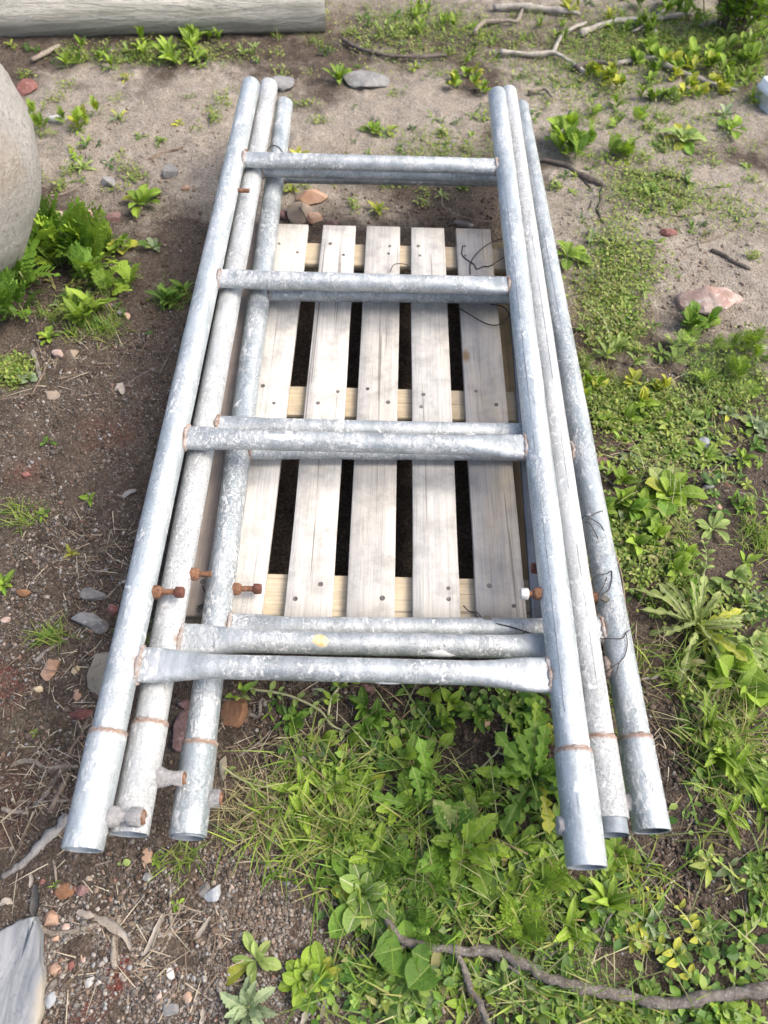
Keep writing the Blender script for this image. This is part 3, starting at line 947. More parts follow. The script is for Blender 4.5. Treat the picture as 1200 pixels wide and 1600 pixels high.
def boulder_material():
    m, nt, p, out = new_mat('boulder_stone')
    v = coords(nt, randomize=False)
    col = mix(nt, ramp(nt, nz(nt, v, 7, 6, .6), [(.36, 0.0), (.66, 1.0)]), (.60, .58, .535), (.74, .72, .68))
    col = mix(nt, ramp(nt, nz(nt, v, 70, 6, .8), [(.50, 0.0), (.66, .75)]), col, (.30, .28, .255))
    # sandy chipped hollow near the top
    g = nt.nodes.new('ShaderNodeVectorMath'); g.operation = 'DISTANCE'
    L(nt, v, g.inputs[0]); g.name = 'hollow'
    sand = ramp(nt, mth(nt, 'ADD', g.outputs['Value'], mth(nt, 'MULTIPLY', mth(nt, 'SUBTRACT', nz(nt, v, 18, 6, .7), .5), .16)), [(.03, .8), (.12, 0.0)])
    col = mix(nt, sand, col, mix(nt, ramp(nt, nz(nt, v, 40, 5, .7), [(.4, 0.0), (.6, 1.0)]), (.50, .42, .33), (.68, .62, .53)))
    L(nt, col, p.inputs['Base Color'])
    p.inputs['Roughness'].default_value = .95
    p.inputs['Specular IOR Level'].default_value = .2
    h = mth(nt, 'ADD', nz(nt, v, 70, 6, .75), mth(nt, 'MULTIPLY', nz(nt, v, 300, 4, .7), .35))
    L(nt, bump(nt, h, 1.0, .03), p.inputs['Normal'])
    return m


M['boulder'] = boulder_material()


def make_boulder():
    n, m = 72, 60
    u = np.linspace(0, 1, m)
    # side profile: upright rounded stone, narrower at the foot
    V = []
    th = np.arange(n) / n * 2 * PI
    for q in u:
        a = q * PI
        z = -math.cos(a); rr = math.sin(a) ** .62
        wid = 1 - .42 * (1 - (z + 1) / 2) ** 1.0
        V.append(np.stack([np.cos(th) * rr * wid, np.sin(th) * rr * wid, np.full(n, z)], 1))
    V = np.concatenate(V)
    V *= 1 + .07 * ((fbm(V[:, 0] * 1.7 + 3, V[:, 1] * 1.7 + V[:, 2] * 1.4, 91, 5) - .5) * 2)[:, None] + .012 * ((fbm(V[:, 0] * 14 + V[:, 2] * 9, V[:, 1] * 14 - V[:, 2] * 6, 95, 3) - .5) * 2)[:, None]
    # chipped hollow
    c = np.array([.52, -.08, .80])
    d = np.linalg.norm(V - c, axis=1)
    V -= np.outer(.07 * np.exp(-(d / .30) ** 2) * (1 + .6 * (fbm(V[:, 0] * 9, V[:, 1] * 9, 93) - .5)), c / np.linalg.norm(c))
    V *= np.array([.375, .47, .30])
    i = np.arange(m - 1)[:, None] * n; j = np.arange(n)[None]; k = (j + 1) % n
    F = np.stack([i + j, i + k, i + n + k, i + n + j], -1).reshape(-1, 4)
    loc = np.array([-1.185, 1.315, .262])
    ray = at(2.0, 258.0, 0.0) - np.array(CAM); ray /= np.linalg.norm(ray)
    rel = V + loc - np.array(CAM)
    along = rel @ ray
    off = np.linalg.norm(rel - np.outer(along, ray), axis=1)
    hit = V[np.argmin(off + .15 * along)]
    M['boulder'].node_tree.nodes['hollow'].inputs[1].default_value = tuple(float(a) for a in hit)
    o = ob('boulder', mesh_np('boulder', V, [F]), M['boulder'], None, loc)
    tag(o, 'large pale rounded boulder with a sandy chipped patch, cut off by the picture edge', 'boulder')


make_boulder()


def slab_material():
    m, nt, p, out = new_mat('slate')
    v = coords(nt, (1, .25, 1), False)
    col = mix(nt, ramp(nt, nz(nt, v, 30, 6, .65, .8), [(.36, 0.0), (.64, 1.0)]), (.12, .135, .155), (.30, .31, .315))
    col = mix(nt, ramp(nt, nz(nt, coords(nt, randomize=False), 120, 4), [(.60, 0.0), (.7, .5)]), col, (.10, .11, .13))
    g = nt.nodes.new('ShaderNodeSeparateXYZ'); L(nt, coords(nt, randomize=False), g.inputs[0])
    rim = ramp(nt, mth(nt, 'ADD', g.outputs[0], mth(nt, 'MULTIPLY', mth(nt, 'SUBTRACT', nz(nt, coords(nt, randomize=False), 30, 5), .5), .03)), [(.036, 0.0), (.052, .75)])
    col = mix(nt, rim, col, (.30, .26, .19))
    L(nt, col, p.inputs['Base Color'])
    p.inputs['Roughness'].default_value = .8
    L(nt, bump(nt, nz(nt, v, 60, 6, .7), .6, .003), p.inputs['Normal'])
    return m


M['slate'] = slab_material()


def make_slab():
    pts = [(-46, 1480), (0, 1452), (30, 1436), (50, 1432), (56, 1450), (57, 1490), (62, 1530), (60, 1575), (48, 1615), (38, 1660), (-40, 1680), (-70, 1580)]
    P = np.array([at(x, y, .035) for x, y in pts])
    c = P.mean(0)
    n = len(P)
    V = []
    sub = []
    for i in range(n):
        for t in np.linspace(0, 1, 5)[:-1]:
            q = P[i] * (1 - t) + P[(i + 1) % n] * t
            q = q + np.r_[rng.normal(0, .0012, 2), 0]
            sub.append(q - c)
    S = np.array(sub); k = len(S)
    for s, z in ((1.03, -.04), (1.02, -.004), (1.0, .003), (.97, .0045), (.6, .0045), (.3, .0045)):
        q = S * s; q[:, 2] = z + .003 * (vn(q[:, 0] * 40, q[:, 1] * 40, 5) - .5)
        V.append(q)
    V = np.concatenate(V + [np.array([[0, 0, .0045]])])
    j = np.arange(k); jj = (j + 1) % k
    F = np.concatenate([np.stack([a * k + j, a * k + jj, (a + 1) * k + jj, (a + 1) * k + j], 1) for a in range(5)])
    o = ob('slate_slab', mesh_np('slate_slab', V, [F, np.stack([5 * k + j, 5 * k + jj, np.full(k, 6 * k)], 1)], False), M['slate'], None, (c[0], c[1], .022))
    tag(o, 'flat blue-grey slab of streaked slate with a yellowish rim', 'slab')
    o['kind'] = 'thing'


make_slab()

M['crate'] = simple('white_plastic', (.62, .66, .68), (.74, .77, .78), 30, .5, 0, .2, .002)
pc = G(1215, 163)
V = []
mb = MB()
sx, sy, sz = .075, .06, .085
prof = [(1, 0), (1.0, .55), (1.06, .58), (1.06, .70), (1.0, .73), (.97, 1.0), (.90, 1.02)]
ring = np.array([(-1, -.85), (-.85, -1), (.85, -1), (1, -.85), (1, .85), (.85, 1), (-.85, 1), (-1, .85)])
V = np.concatenate([np.concatenate([ring * s, np.full((8, 1), z)], 1) for s, z in prof]) * np.array([sx, sy, sz])
j = np.arange(8); jj = (j + 1) % 8
F = np.concatenate([np.stack([a * 8 + j, a * 8 + jj, (a + 1) * 8 + jj, (a + 1) * 8 + j], 1) for a in range(6)])
o = ob('white_tub', mesh_np('white_tub', V, [F, np.array([[48 + q for q in range(8)]])], False), M['crate'], None, (pc[0], pc[1], pc[2] - .004), (0, 0, .35))
tag(o, 'white plastic tub half out of the picture among the far weeds', 'tub')

# ------------------------------------------------------------------ loose stones (spot, width and height in photo pixels, stone, label)
STONES = [
    (578, 132, 74, 34, 'st_grey', 'flat grey rock behind the leafy weed beyond the pallet', .45),
    (444, 134, 36, 26, 'st_grey', 'grey stone just behind the far leg ends of the frames', .5),
    (487, 312, 46, 30, 'st_orange', 'jagged orange rock between the far rungs and the pallet', .8),
    (466, 338, 40, 40, 'st_tan', 'grey-tan rock leaning by the far end of the first pale board', .8),
    (491, 344, 26, 30, 'st_orange', 'small orange rock wedged beside the grey-tan rock', .7),
    (443, 338, 30, 22, 'st_maroon', 'dull reddish rock half hidden by the frame leg near the pallet', .6),
    (520, 352, 20, 16, 'st_maroon', 'small brown rock beside the orange rock at the pallet end', .6),
    (726, 352, 32, 14, 'st_dark', 'dark stone in the soil off the pallet end, near the splayed legs', .5),
    (1103, 481, 78, 58, 'st_pink', 'broad pinkish rock partly covered by weeds', .95),
    (1146, 471, 26, 20, 'st_pink', 'small pale stone touching the broad pinkish rock', .5),
    (1040, 366, 30, 14, 'st_red', 'flat reddish stone chip on the pale sand by the green mat', .5),
    (1026, 388, 26, 14, 'st_tan', 'tan stone chip beside the flat reddish chip', .5),
    (1098, 694, 22, 22, 'st_blue', 'small pale blue-grey stone among the low weeds', .7),
    (1184, 546, 26, 12, 'st_white', 'white stone chip at the picture edge near the green mat', .5),
    (1121, 792, 13, 14, 'st_orange', 'tiny orange-red pebble near the picture edge below the bright leaves', .8),
    (1136, 760, 13, 16, 'st_orange', 'small brownish pebble beside a grey stone by the weeds', .8),
    (1104, 762, 20, 12, 'st_grey', 'small grey stone beside the brownish pebble', .6),
    (983, 702, 22, 16, 'st_maroon', 'dull mauve stone in the soil beside the splayed leg', .6),
    (938, 722, 30, 15, 'st_maroon', 'brownish stone tight against the splayed leg', .6),
    (82, 618, 30, 17, 'st_tan', 'flat tan stone alone on the bare brown soil', .35),
    (40, 743, 17, 14, 'st_red', 'small brick-red stone in the bare brown soil', .6),
    (93, 556, 24, 16, 'st_pink', 'pinkish stone among the litter below the lush weeds', .6),
    (115, 555, 22, 16, 'st_tan', 'tan stone beside the pinkish stone below the lush weeds', .6),
    (186, 491, 13, 14, 'st_grey', 'round grey pebble on the soil right of the lush weeds', .8),
    (199, 496, 12, 13, 'st_orange', 'orange pebble beside the round grey pebble', .8),
    (40, 142, 34, 30, 'st_red', 'reddish stone showing past the top of the boulder', .5),
    (91, 187, 30, 14, 'st_white', 'pale stone between two weed clumps near the boulder', .5),
    (172, 288, 24, 20, 'st_grey', 'round dark grey stone behind the spoon-leaved rosette', .7),
    (268, 272, 28, 24, 'st_grey', 'grey stone on the pale soil left of the frames, halfway up', .6),
    (291, 297, 15, 14, 'st_orange', 'orange pebble near the frame leg on pale soil', .7),
    (182, 344, 26, 20, 'st_maroon', 'reddish brown stone just left of the spoon-leaved rosette', .7),
    (131, 335, 24, 18, 'st_orange', 'orange-pink stone in the rubble beside the boulder', .6),
    (96, 340, 20, 18, 'st_pink', 'pink stone in the rubble next to the pale rosette', .6),
    (70, 362, 28, 16, 'st_grey', 'pale grey stone at the foot of the boulder', .5),
    (139, 971, 44, 36, 'st_grey', 'angular grey stone beside the frame leg, a twig lying across it', .5),
    (155, 980, 28, 26, 'st_dark', 'darker grey stone split off the angular grey one', .5),
    (146, 932, 40, 26, 'st_dark', 'low dark stone sunk in the soil above the angular grey stone', .35),
    (178, 955, 20, 22, 'st_red', 'bright red stone tight beside the frame leg', .7),
    (166, 1046, 76, 92, 'st_olive', 'big tan stone half hidden under the outer frame leg', .35),
    (82, 1046, 30, 38, 'st_orange', 'orange-tan stone beside the charred stick end', .6),
    (60, 1078, 18, 19, 'st_yellow', 'small yellow stone below the orange-tan stone', .7),
    (118, 1047, 12, 15, 'st_yellow', 'little yellowish stone between the orange-tan and the big tan stone', .7),
    (121, 1089, 19, 22, 'st_orange', 'rusty orange chip under the big tan stone', .6),
    (128, 1118, 38, 24, 'st_red', 'dark red brick fragment beside the frame leg', .6),
    (40, 927, 24, 15, 'st_rust', 'crumbling orange clod on the brown soil near the picture edge', .6),
    (10, 971, 14, 15, 'st_pink', 'pink pebble at the picture edge below the orange clod', .8),
    (283, 1150, 34, 74, 'st_maroon', 'rough maroon rock seen between two frame legs', .6),
    (290, 1102, 22, 18, 'st_maroon', 'small brown rock in the gap between two frame legs, below the lowest rung', .6),
    (372, 1112, 50, 50, 'st_rust', 'cracked rust-brown clod beside the inner frame leg', .5),
    (349, 1196, 14, 44, 'st_olive', 'grey-green stone standing against the inner frame leg', .7),
    (231, 1342, 17, 34, 'st_orange', 'tall orange stone chip below the pipe ends', .4),
    (232, 1371, 16, 15, 'st_grey', 'round grey pebble below the tall orange chip', .8),
    (336, 1396, 30, 24, 'st_blue', 'pale grey stone lying in a hollow below the pipe ends', .6),
    (318, 1394, 22, 24, 'st_dark', 'dark grey stone against the pale grey stone in the hollow', .5),
    (101, 1395, 26, 24, 'st_rust', 'rust-brown clod above the bent pale twig', .4),
    (128, 1392, 22, 18, 'st_maroon', 'dull brown clod beside the rust-brown one', .4),
    (83, 1438, 27, 26, 'st_orange', 'pink-orange rock above the bent pale twig', .7),
    (104, 1449, 13, 12, 'st_pink', 'small pink stone touching the pink-orange rock', .7),
    (88, 1467, 18, 12, 'st_orange', 'orange stone under the bent pale twig', .6),
    (128, 1484, 17, 28, 'st_orange', 'elongated orange-brown stone in the gravel', .6),
    (130, 1498, 11, 12, 'st_pink', 'small peach stone at the tip of the elongated one', .7),
    (87, 1512, 20, 17, 'st_orange', 'smooth tan-orange pebble in the gravel beside the slab', .7),
    (112, 1510, 13, 14, 'st_red', 'dark red pebble in the gravel near the smooth tan-orange one', .7),
    (81, 1560, 17, 25, 'st_blue', 'bluish stone beside the grey stick in the gravel', .7),
    (140, 1531, 13, 22, 'st_white', 'cream stone in the gravel left of the red stain', .6),
    (269, 1577, 24, 24, 'st_grey', 'round grey stone in the gravel at the lower picture edge', .7),
    (295, 1558, 16, 17, 'st_orange', 'orange pebble beside the round grey stone', .7),
    (268, 1520, 14, 18, 'st_white', 'white stone in the gravel below the forked pale twig', .6),
    (249, 1556, 10, 14, 'st_pink', 'pink pebble left of the round grey stone', .7),
    (141, 1373, 12, 11, 'st_tan', 'greenish tan pebble just above the dull brown clod', .8),
    (67, 1378, 10, 12, 'st_red', 'red pebble right of the black bark curl', .8),
    (534, 1430, 10, 14, 'st_orange', 'orange pebble under the broad-leaved yellowish plant', .8),
    (417, 1352, 14, 10, 'st_tan', 'tan pebble at the rim of the grass below the inner leg', .7),
    (575, 1076, 24, 16, 'st_maroon', 'brownish stone in the dark soil just below the lowest rung', .6),
    (470, 1180, 34, 30, 'st_olive', 'olive stone sunk in the soil among the grass', .4),
    (676, 1130, 18, 18, 'st_blue', 'pale bluish chip among the leaves below the lowest rung', .5),
    (760, 1132, 12, 11, 'st_orange', 'brown pebble on the dark soil among the leaves', .7),
    (672, 1268, 26, 18, 'st_grey', 'grey stone half covered by leaves under the lowest rung', .6),
    (1127, 1210, 20, 14, 'st_dark', 'dark clod of soil beside the splayed leg end', .5),
]
for i, (px, py, wx, wy, mt, lb, hr) in enumerate(STONES):
    k = mpp(px, py)
    p = G(px, py)
    w_ = wx * k / 2 * 1.16
    vx = 33 + (1600 - py) * .0
    # the ground is seen at a slant: photo height mixes depth and height
    ang = math.radians(22.7 + 69.4 * (py / 1600))
    hz = min(w_ * hr * 1.1, wy * k * .5)
    dy = max((wy * k * .58 - hz * math.cos(ang) * .6) / max(math.sin(ang), .45), w_ * .35)
    me = rock_mesh('stone', (w_, dy, hz), 200 + i, cuts=rnd.randint(8, 13), sub=4 if wx > 40 else (3 if wx > 18 else 2), rough=(.13 if wx > 60 else .06) + .04 * rnd.random())
    o = ob('stone', me, M[mt], None, (p[0], p[1], p[2] + hz * .30), (rnd.uniform(-.12, .12), rnd.uniform(-.12, .12), rnd.uniform(-.25, .25)))
    tag(o, lb, 'stone', 'loose stones on the ground')

# ------------------------------------------------------------------ sticks, branches, bark
M['bark_grey'] = simple('bark_grey', (.10, .085, .072), (.27, .24, .21), 60, .95, 0, 1.0, .005, spots=(.40, .385, .35))
M['bark_light'] = simple('bark_light', (.24, .215, .185), (.42, .39, .345), 60, .95, 0, 1.0, .004)
M['bark_dark'] = simple('bark_dark', (.055, .045, .04), (.14, .115, .095), 60, .9, 0, .8, .002, spots=(.22, .2, .18))
M['twig_pale'] = simple('twig_pale', (.17, .14, .11), (.37, .325, .265), 160, .95, 0, 1.0, .003, (1, 1, 1), spots=(.10, .08, .06))
M['twig_brown'] = simple('twig_brown', (.10, .073, .054), (.23, .18, .135), 60, .9, 0, .6, .001)
M['char'] = simple('charred_wood', (.10, .095, .09), (.38, .36, .335), 40, .85, 0, .8, .002, (1, .3, 1), spots=(.03, .03, .03))
M['bark_strip'] = simple('bark_strip', (.20, .17, .135), (.40, .36, .31), 45, .9, 0, .8, .002, spots=(.15, .12, .095))
M['bark_black'] = simple('bark_black', (.025, .024, .023), (.07, .065, .06), 40, .6, 0, .6, .002)


def stick_path(pts, lift=.3, rpx=4, n=None, wob=.0, seed=0):
    P = []
    for q in pts:
        px, py = q[:2]
        up = q[2] if len(q) > 2 else 0
        p = G(px, py)
        P.append([p[0], p[1], p[2] + rpx * mpp(px, py) * lift + up])
    n = n or max(8, int(sum(math.dist(a[:2], b[:2]) for a, b in zip(pts, pts[1:])) / 7))
    return smooth_path(P, min(n, 60), wob, seed)


STICKS = [
    # (paths [(points, start width px, end width px)...], material, label, name)
    ([([(604, 1436), (622, 1462), (655, 1477), (705, 1486), (760, 1488), (800, 1500), (850, 1524), (905, 1545), (965, 1556), (1030, 1566), (1100, 1558), (1150, 1551), (1230, 1545)], 15, 21),
      ([(712, 1490), (722, 1515), (735, 1548), (752, 1580), (764, 1612)], 13, 11),
      ([(640, 1474), (600, 1492), (560, 1497)], 9, 5), ([(760, 1492), (800, 1512), (812, 1524)], 8, 4)], 'bark_grey', 'thick gnarled grey branch running along the lower edge of the picture', 'branch'),
    ([([(842, 1500), (880, 1476), (925, 1456), (950, 1432), (966, 1412), (985, 1378), (1022, 1340)], 6, 4), ([(966, 1412), (940, 1450), (915, 1512)], 4, 2), ([(985, 1378), (1000, 1392), (1018, 1378)], 3, 2)], 'bark_grey', 'thin lichen-pale twig reaching from the thick branch towards the pipe ends', 'twig'),
    ([([(1168, 1345), (1163, 1400), (1166, 1460), (1161, 1550)], 6, 8)], 'bark_dark', 'straight dark twig standing up from the thick branch near the picture edge', 'twig'),
    ([([(1079, 1000), (1080, 1060), (1090, 1098), (1120, 1138), (1150, 1175), (1185, 1215), (1215, 1262)], 7, 13)], 'bark_grey', 'brown root stem trailing from the big pale rosette', 'root'),
    ([([(840, 252), (880, 258), (900, 272), (925, 284), (944, 292)], 9, 13), ([(944, 292), (938, 312), (934, 332), (942, 350)], 10, 6), ([(868, 252), (905, 275), (925, 300), (920, 330)], 4, 3)], 'bark_dark', 'dark bent branch with a pale broken end beside the frames', 'branch'),
    ([([(945, 372), (968, 385), (982, 412), (986, 440), (975, 452)], 7, 5)], 'bark_dark', 'curved dark root on the soil below the bent branch', 'root'),
    ([([(940, 432), (965, 448), (1000, 480)], 5, 3)], 'twig_brown', 'short brown twig in the moss below the curved root', 'twig'),
    ([([(1110, 392), (1135, 404), (1172, 422)], 8, 8)], 'bark_dark', 'short straight dark stick on the pale sand', 'stick'),
    ([([(985, 310), (1015, 328), (1055, 337), (1090, 334), (1110, 318), (1100, 302)], 5, 3)], 'twig_brown', 'long curved twig on the sand above the straight dark stick', 'twig'),
    ([([(1040, 392), (1075, 386), (1120, 372), (1160, 352)], 3, 2)], 'twig_brown', 'very thin straight twig on the sand beside the reddish chip', 'twig'),
    ([([(535, 68), (560, 82), (600, 92), (650, 96), (698, 93)], 5, 4)], 'bark_dark', 'long thin dark stick on the soil beyond the log end', 'stick'),
    ([([(780, 88), (830, 92), (862, 90), (890, 105), (912, 122)], 6, 5), ([(862, 90), (880, 60), (915, 42)], 6, 4)], 'bark_grey', 'pale forked branch in the far brush, nearest the legs', 'branch'),
    ([([(740, 60), (755, 42), (790, 40), (808, 40), (815, 20)], 6, 4)], 'twig_pale', 'pale bent twig in the far brush right of centre', 'twig'),
    ([([(770, 20), (810, 18), (850, 22), (905, 30)], 9, 6)], 'bark_grey', 'thick grey stick at the far picture edge', 'stick'),
    ([([(905, 60), (940, 45), (985, 38), (1015, 48), (1024, 62)], 7, 5)], 'bark_grey', 'arched grey twig over the far greenery', 'twig'),
    ([([(895, 115), (930, 105), (950, 108)], 9, 6)], 'bark_dark', 'dark stub of wood behind the yellow weed', 'stick'),
    ([([(960, 108), (1010, 98), (1050, 115), (1090, 132), (1120, 142), (1150, 150)], 6, 6)], 'bark_grey', 'long grey branch lying across the far weeds behind the pale rosette', 'branch'),
    ([([(1000, 40), (1050, 32), (1080, 30)], 8, 5), ([(1040, 20), (1000, 50), (985, 56)], 5, 3)], 'bark_grey', 'grey brushwood stick in the middle of the far litter', 'stick'),
    ([([(1090, 48), (1130, 38), (1200, 34)], 5, 4)], 'bark_grey', 'thin grey stick at the foot of the far shrub', 'stick'),
    ([([(825, 152), (850, 146), (862, 160)], 6, 3)], 'twig_pale', 'short pale twig on the sand just beyond the leg ends', 'twig'),
    ([([(52, 1036), (68, 1024), (92, 1008), (109, 999)], 9, 10), ([(109, 999), (140, 965), (170, 930), (196, 906)], 4, 3)], 'bark_grey', 'charred-tipped stick tapering to a long twig beside the frame leg', 'stick'),
    ([([(17, 1200), (30, 1191), (55, 1190), (75, 1198), (124, 1200)], 9, 8)], 'twig_pale', 'pale peeled bent stick pointing at the frame leg', 'stick'),
    ([([(62, 1150), (66, 1170), (90, 1188), (118, 1200)], 3, 4)], 'twig_pale', 'thin pale twig curving down onto the peeled bent stick', 'twig'),
    ([([(140, 1122), (122, 1150), (104, 1186)], 6, 7)], 'twig_brown', 'straight brown twig beside the dark red brick fragment', 'twig'),
    ([([(95, 1205), (78, 1235), (52, 1262)], 7, 8)], 'bark_grey', 'grey stick slanting in the litter by the outer pipe', 'stick'),
    ([([(110, 1208), (95, 1240), (78, 1270)], 8, 12)], 'twig_brown', 'splintered brown wood sliver beside the outer pipe', 'stick'),
    ([([(5, 1263), (25, 1268), (40, 1272)], 9, 7), ([(40, 1258), (43, 1275), (47, 1290)], 5, 4)], 'twig_pale', 'short pale wood chip at the picture edge in the litter', 'stick'),
    ([([(4, 1372), (25, 1356), (55, 1332), (76, 1312), (98, 1290), (112, 1280)], 10, 24)], 'char', 'split charred lump of wood below the outer pipe', 'stick'),
    ([([(30, 1252), (70, 1253), (108, 1252)], 4, 5)], 'twig_pale', 'straight pale twig lying level in the litter by the outer pipe', 'twig'),
    ([([(265, 1363), (266, 1395), (268, 1430), (269, 1462)], 5, 8), ([(268, 1430), (274, 1466)], 4, 2), ([(269, 1462), (255, 1486), (216, 1515)], 6, 3), ([(268, 1460), (285, 1480), (300, 1500)], 3, 2), ([(255, 1486), (222, 1530)], 3, 2)], 'twig_pale', 'upright pale twig with splayed thin roots below the pipe ends', 'twig'),
    ([([(201, 1406), (216, 1420), (228, 1442), (256, 1461)], 5, 8)], 'bark_grey', 'dark grey curved twig left of the pale rooted twig', 'twig'),
    ([([(55, 1443), (78, 1457), (110, 1456), (150, 1445), (190, 1430)], 10, 6)], 'twig_pale', 'bent pale twig lying across the gravel by the slab', 'twig'),
    ([([(187, 1437), (180, 1458)], 12, 11), ([(180, 1462), (177, 1490), (178, 1516)], 13, 12)], 'twig_pale', 'short thick broken stick standing in the gravel', 'stick'),
    ([([(45, 1602), (60, 1575), (76, 1550), (92, 1528)], 17, 13)], 'bark_grey', 'stout grey stick lying along the slab', 'stick'),
    ([([(54, 1474), (62, 1464), (70, 1455)], 4, 4)], 'twig_pale', 'short pale splinter between the slab and the bent pale twig', 'twig'),
    ([([(396, 1372), (412, 1400), (430, 1425), (450, 1447)], 4, 3)], 'twig_brown', 'slender brown twig running down the bare soil below the grass', 'twig'),
    ([([(342, 1412), (350, 1425), (362, 1442)], 4, 2)], 'twig_brown', 'tiny curved twig right of the stones in the hollow', 'twig'),
    ([([(67, 1412), (90, 1416), (106, 1405)], 4, 3)], 'twig_pale', 'small curved cream twig above the pink-orange rock', 'twig'),
    ([([(145, 1352), (175, 1345), (210, 1335)], 3, 2)], 'twig_pale', 'thin straw-coloured twig below the two outer pipe ends', 'twig'),
    ([([(196, 1363), (214, 1342), (238, 1322)], 4, 2)], 'twig_brown', 'thin dark twig leaning up to the middle pipe end', 'twig'),
    ([([(82, 1342), (88, 1365), (90, 1380)], 5, 4)], 'twig_pale', 'small upright pale twig below the outer pipe end', 'twig'),
    ([([(374, 1104), (404, 1120), (406, 1100), (412, 1090)], 9, 7)], 'bark_grey', 'short grey root stub below the lowest rung', 'stick'),
    ([([(372, 1182), (400, 1165), (424, 1142)], 5, 3)], 'twig_pale', 'pale straight twig on the dark soil beside the inner pipe', 'twig'),
    ([([(410, 1200), (430, 1190), (456, 1176)], 5, 3)], 'bark_dark', 'dark short twig on the soil among the grass roots', 'twig'),
    ([([(55, 525), (62, 548), (72, 575), (60, 600), (50, 618)], 4, 3)], 'twig_brown', 'thin forked brown twig arching below the lush weeds', 'twig'),
    ([([(53, 548), (57, 570), (61, 592)], 9, 7)], 'bark_grey', 'stubby grey stick end below the lush weeds', 'stick'),
    ([([(88, 592), (110, 588), (132, 585)], 4, 3)], 'twig_brown', 'short level brown twig on the soil below the pinkish stone', 'twig'),
    ([([(125, 565), (145, 553), (168, 543)], 3, 3)], 'twig_pale', 'pale straw twig slanting across the soil right of the tan stone', 'twig'),
    ([([(195, 605), (212, 592), (232, 580), (250, 575)], 5, 3), ([(250, 585), (262, 562), (284, 522)], 5, 4)], 'bark_dark', 'crooked dark twig leaning against the outer frame leg', 'twig'),
    ([([(0, 625), (25, 621), (50, 615)], 3, 3)], 'twig_brown', 'thin brown twig entering from the picture edge above bare soil', 'twig'),
    ([([(52, 102), (70, 92), (96, 78)], 6, 4)], 'twig_pale', 'pale stick leaning on the log near the picture edge', 'stick'),
    ([([(232, 250), (258, 240), (290, 230)], 7, 4)], 'twig_brown', 'short brown stick on the pale soil left of the frames', 'stick'),
    ([([(75, 308), (105, 300), (138, 282)], 4, 3)], 'twig_pale', 'pale twig on the soil right of the boulder', 'twig'),
    ([([(112, 378), (135, 374), (166, 352)], 4, 3)], 'twig_pale', 'pale twig above the lush weeds by the boulder', 'twig'),
    ([([(1070, 625), (1085, 645), (1110, 675)], 5, 4)], 'twig_brown', 'reddish brown stem lying in the soil right of the splayed leg', 'twig'),
    ([([(997, 548), (1002, 558), (992, 568), (985, 595)], 4, 2)], 'twig_pale', 'pale twisted root on the bare patch right of the frames', 'root'),
    ([([(960, 688), (980, 672), (992, 655)], 4, 2)], 'twig_pale', 'pale straw bent among yellow-green weeds beside the splayed leg', 'twig'),
    ([([(1130, 768), (1160, 772), (1195, 786)], 5, 3)], 'twig_pale', 'pale thin twig near the picture edge below the bright rosette', 'twig'),
    ([([(925, 732), (950, 752), (985, 782), (1002, 792)], 5, 5)], 'bark_grey', 'brown stem slanting away from the splayed leg in the weeds', 'twig'),
    ([([(1015, 752), (1055, 735), (1085, 728)], 4, 3)], 'twig_pale', 'straw-coloured stalk behind the bright dock-like leaves', 'twig'),
]
for i, (paths, mt, lb, nm) in enumerate(STICKS):
    mb = MB()
    first = None
    for j, (pts, w0, w1) in enumerate(paths):
        sc_ = .80 if pts[0][1] > 160 else 1.25
        if lb.startswith('thick gnarled'):
            sc_ = .9
        w0 *= sc_; w1 *= sc_
        P = stick_path(pts, .45, (w0 + w1) / 2 * .5, wob=.009 if len(pts) > 2 and w0 > 3 else .004, seed=i * 5 + j)
        P[:, 2] += .022 if lb.startswith('thick gnarled') else (.014 if (pts[0][1] < 160 or 'lichen' in lb) else 0)
        jt = np.random.default_rng(i * 9 + j).normal(0, .07, P.shape) * (w0 + w1) * .5 * mpp(*pts[0][:2])
        P = P + jt * np.array([1, 1, .4])
        if first is None:
            first = P[0].copy()
        k = np.array([mpp(*q[:2]) for q in (pts[0], pts[-1])])
        rad = np.linspace(w0 * k[0], w1 * k[1], len(P)) * .5
        rad = rad * (1 + .24 * (vn(np.arange(len(P)) * .9, np.full(len(P), i), i) - .5) * 2)
        rad[0] *= .75; rad[-1] *= .6
        V, F = tube(P - first, rad, 12 if w0 + w1 > 12 else 7, True, .26, i + j)
        mb.add(V, F)
    if paths[0][0][0][1] < 160 and mt == 'bark_grey':
        mt = 'bark_light'
    me = mb.mesh(nm)
    o = ob(nm, me, M[mt], None, first)
    tag(o, lb, nm, 'twigs and branches on the ground')

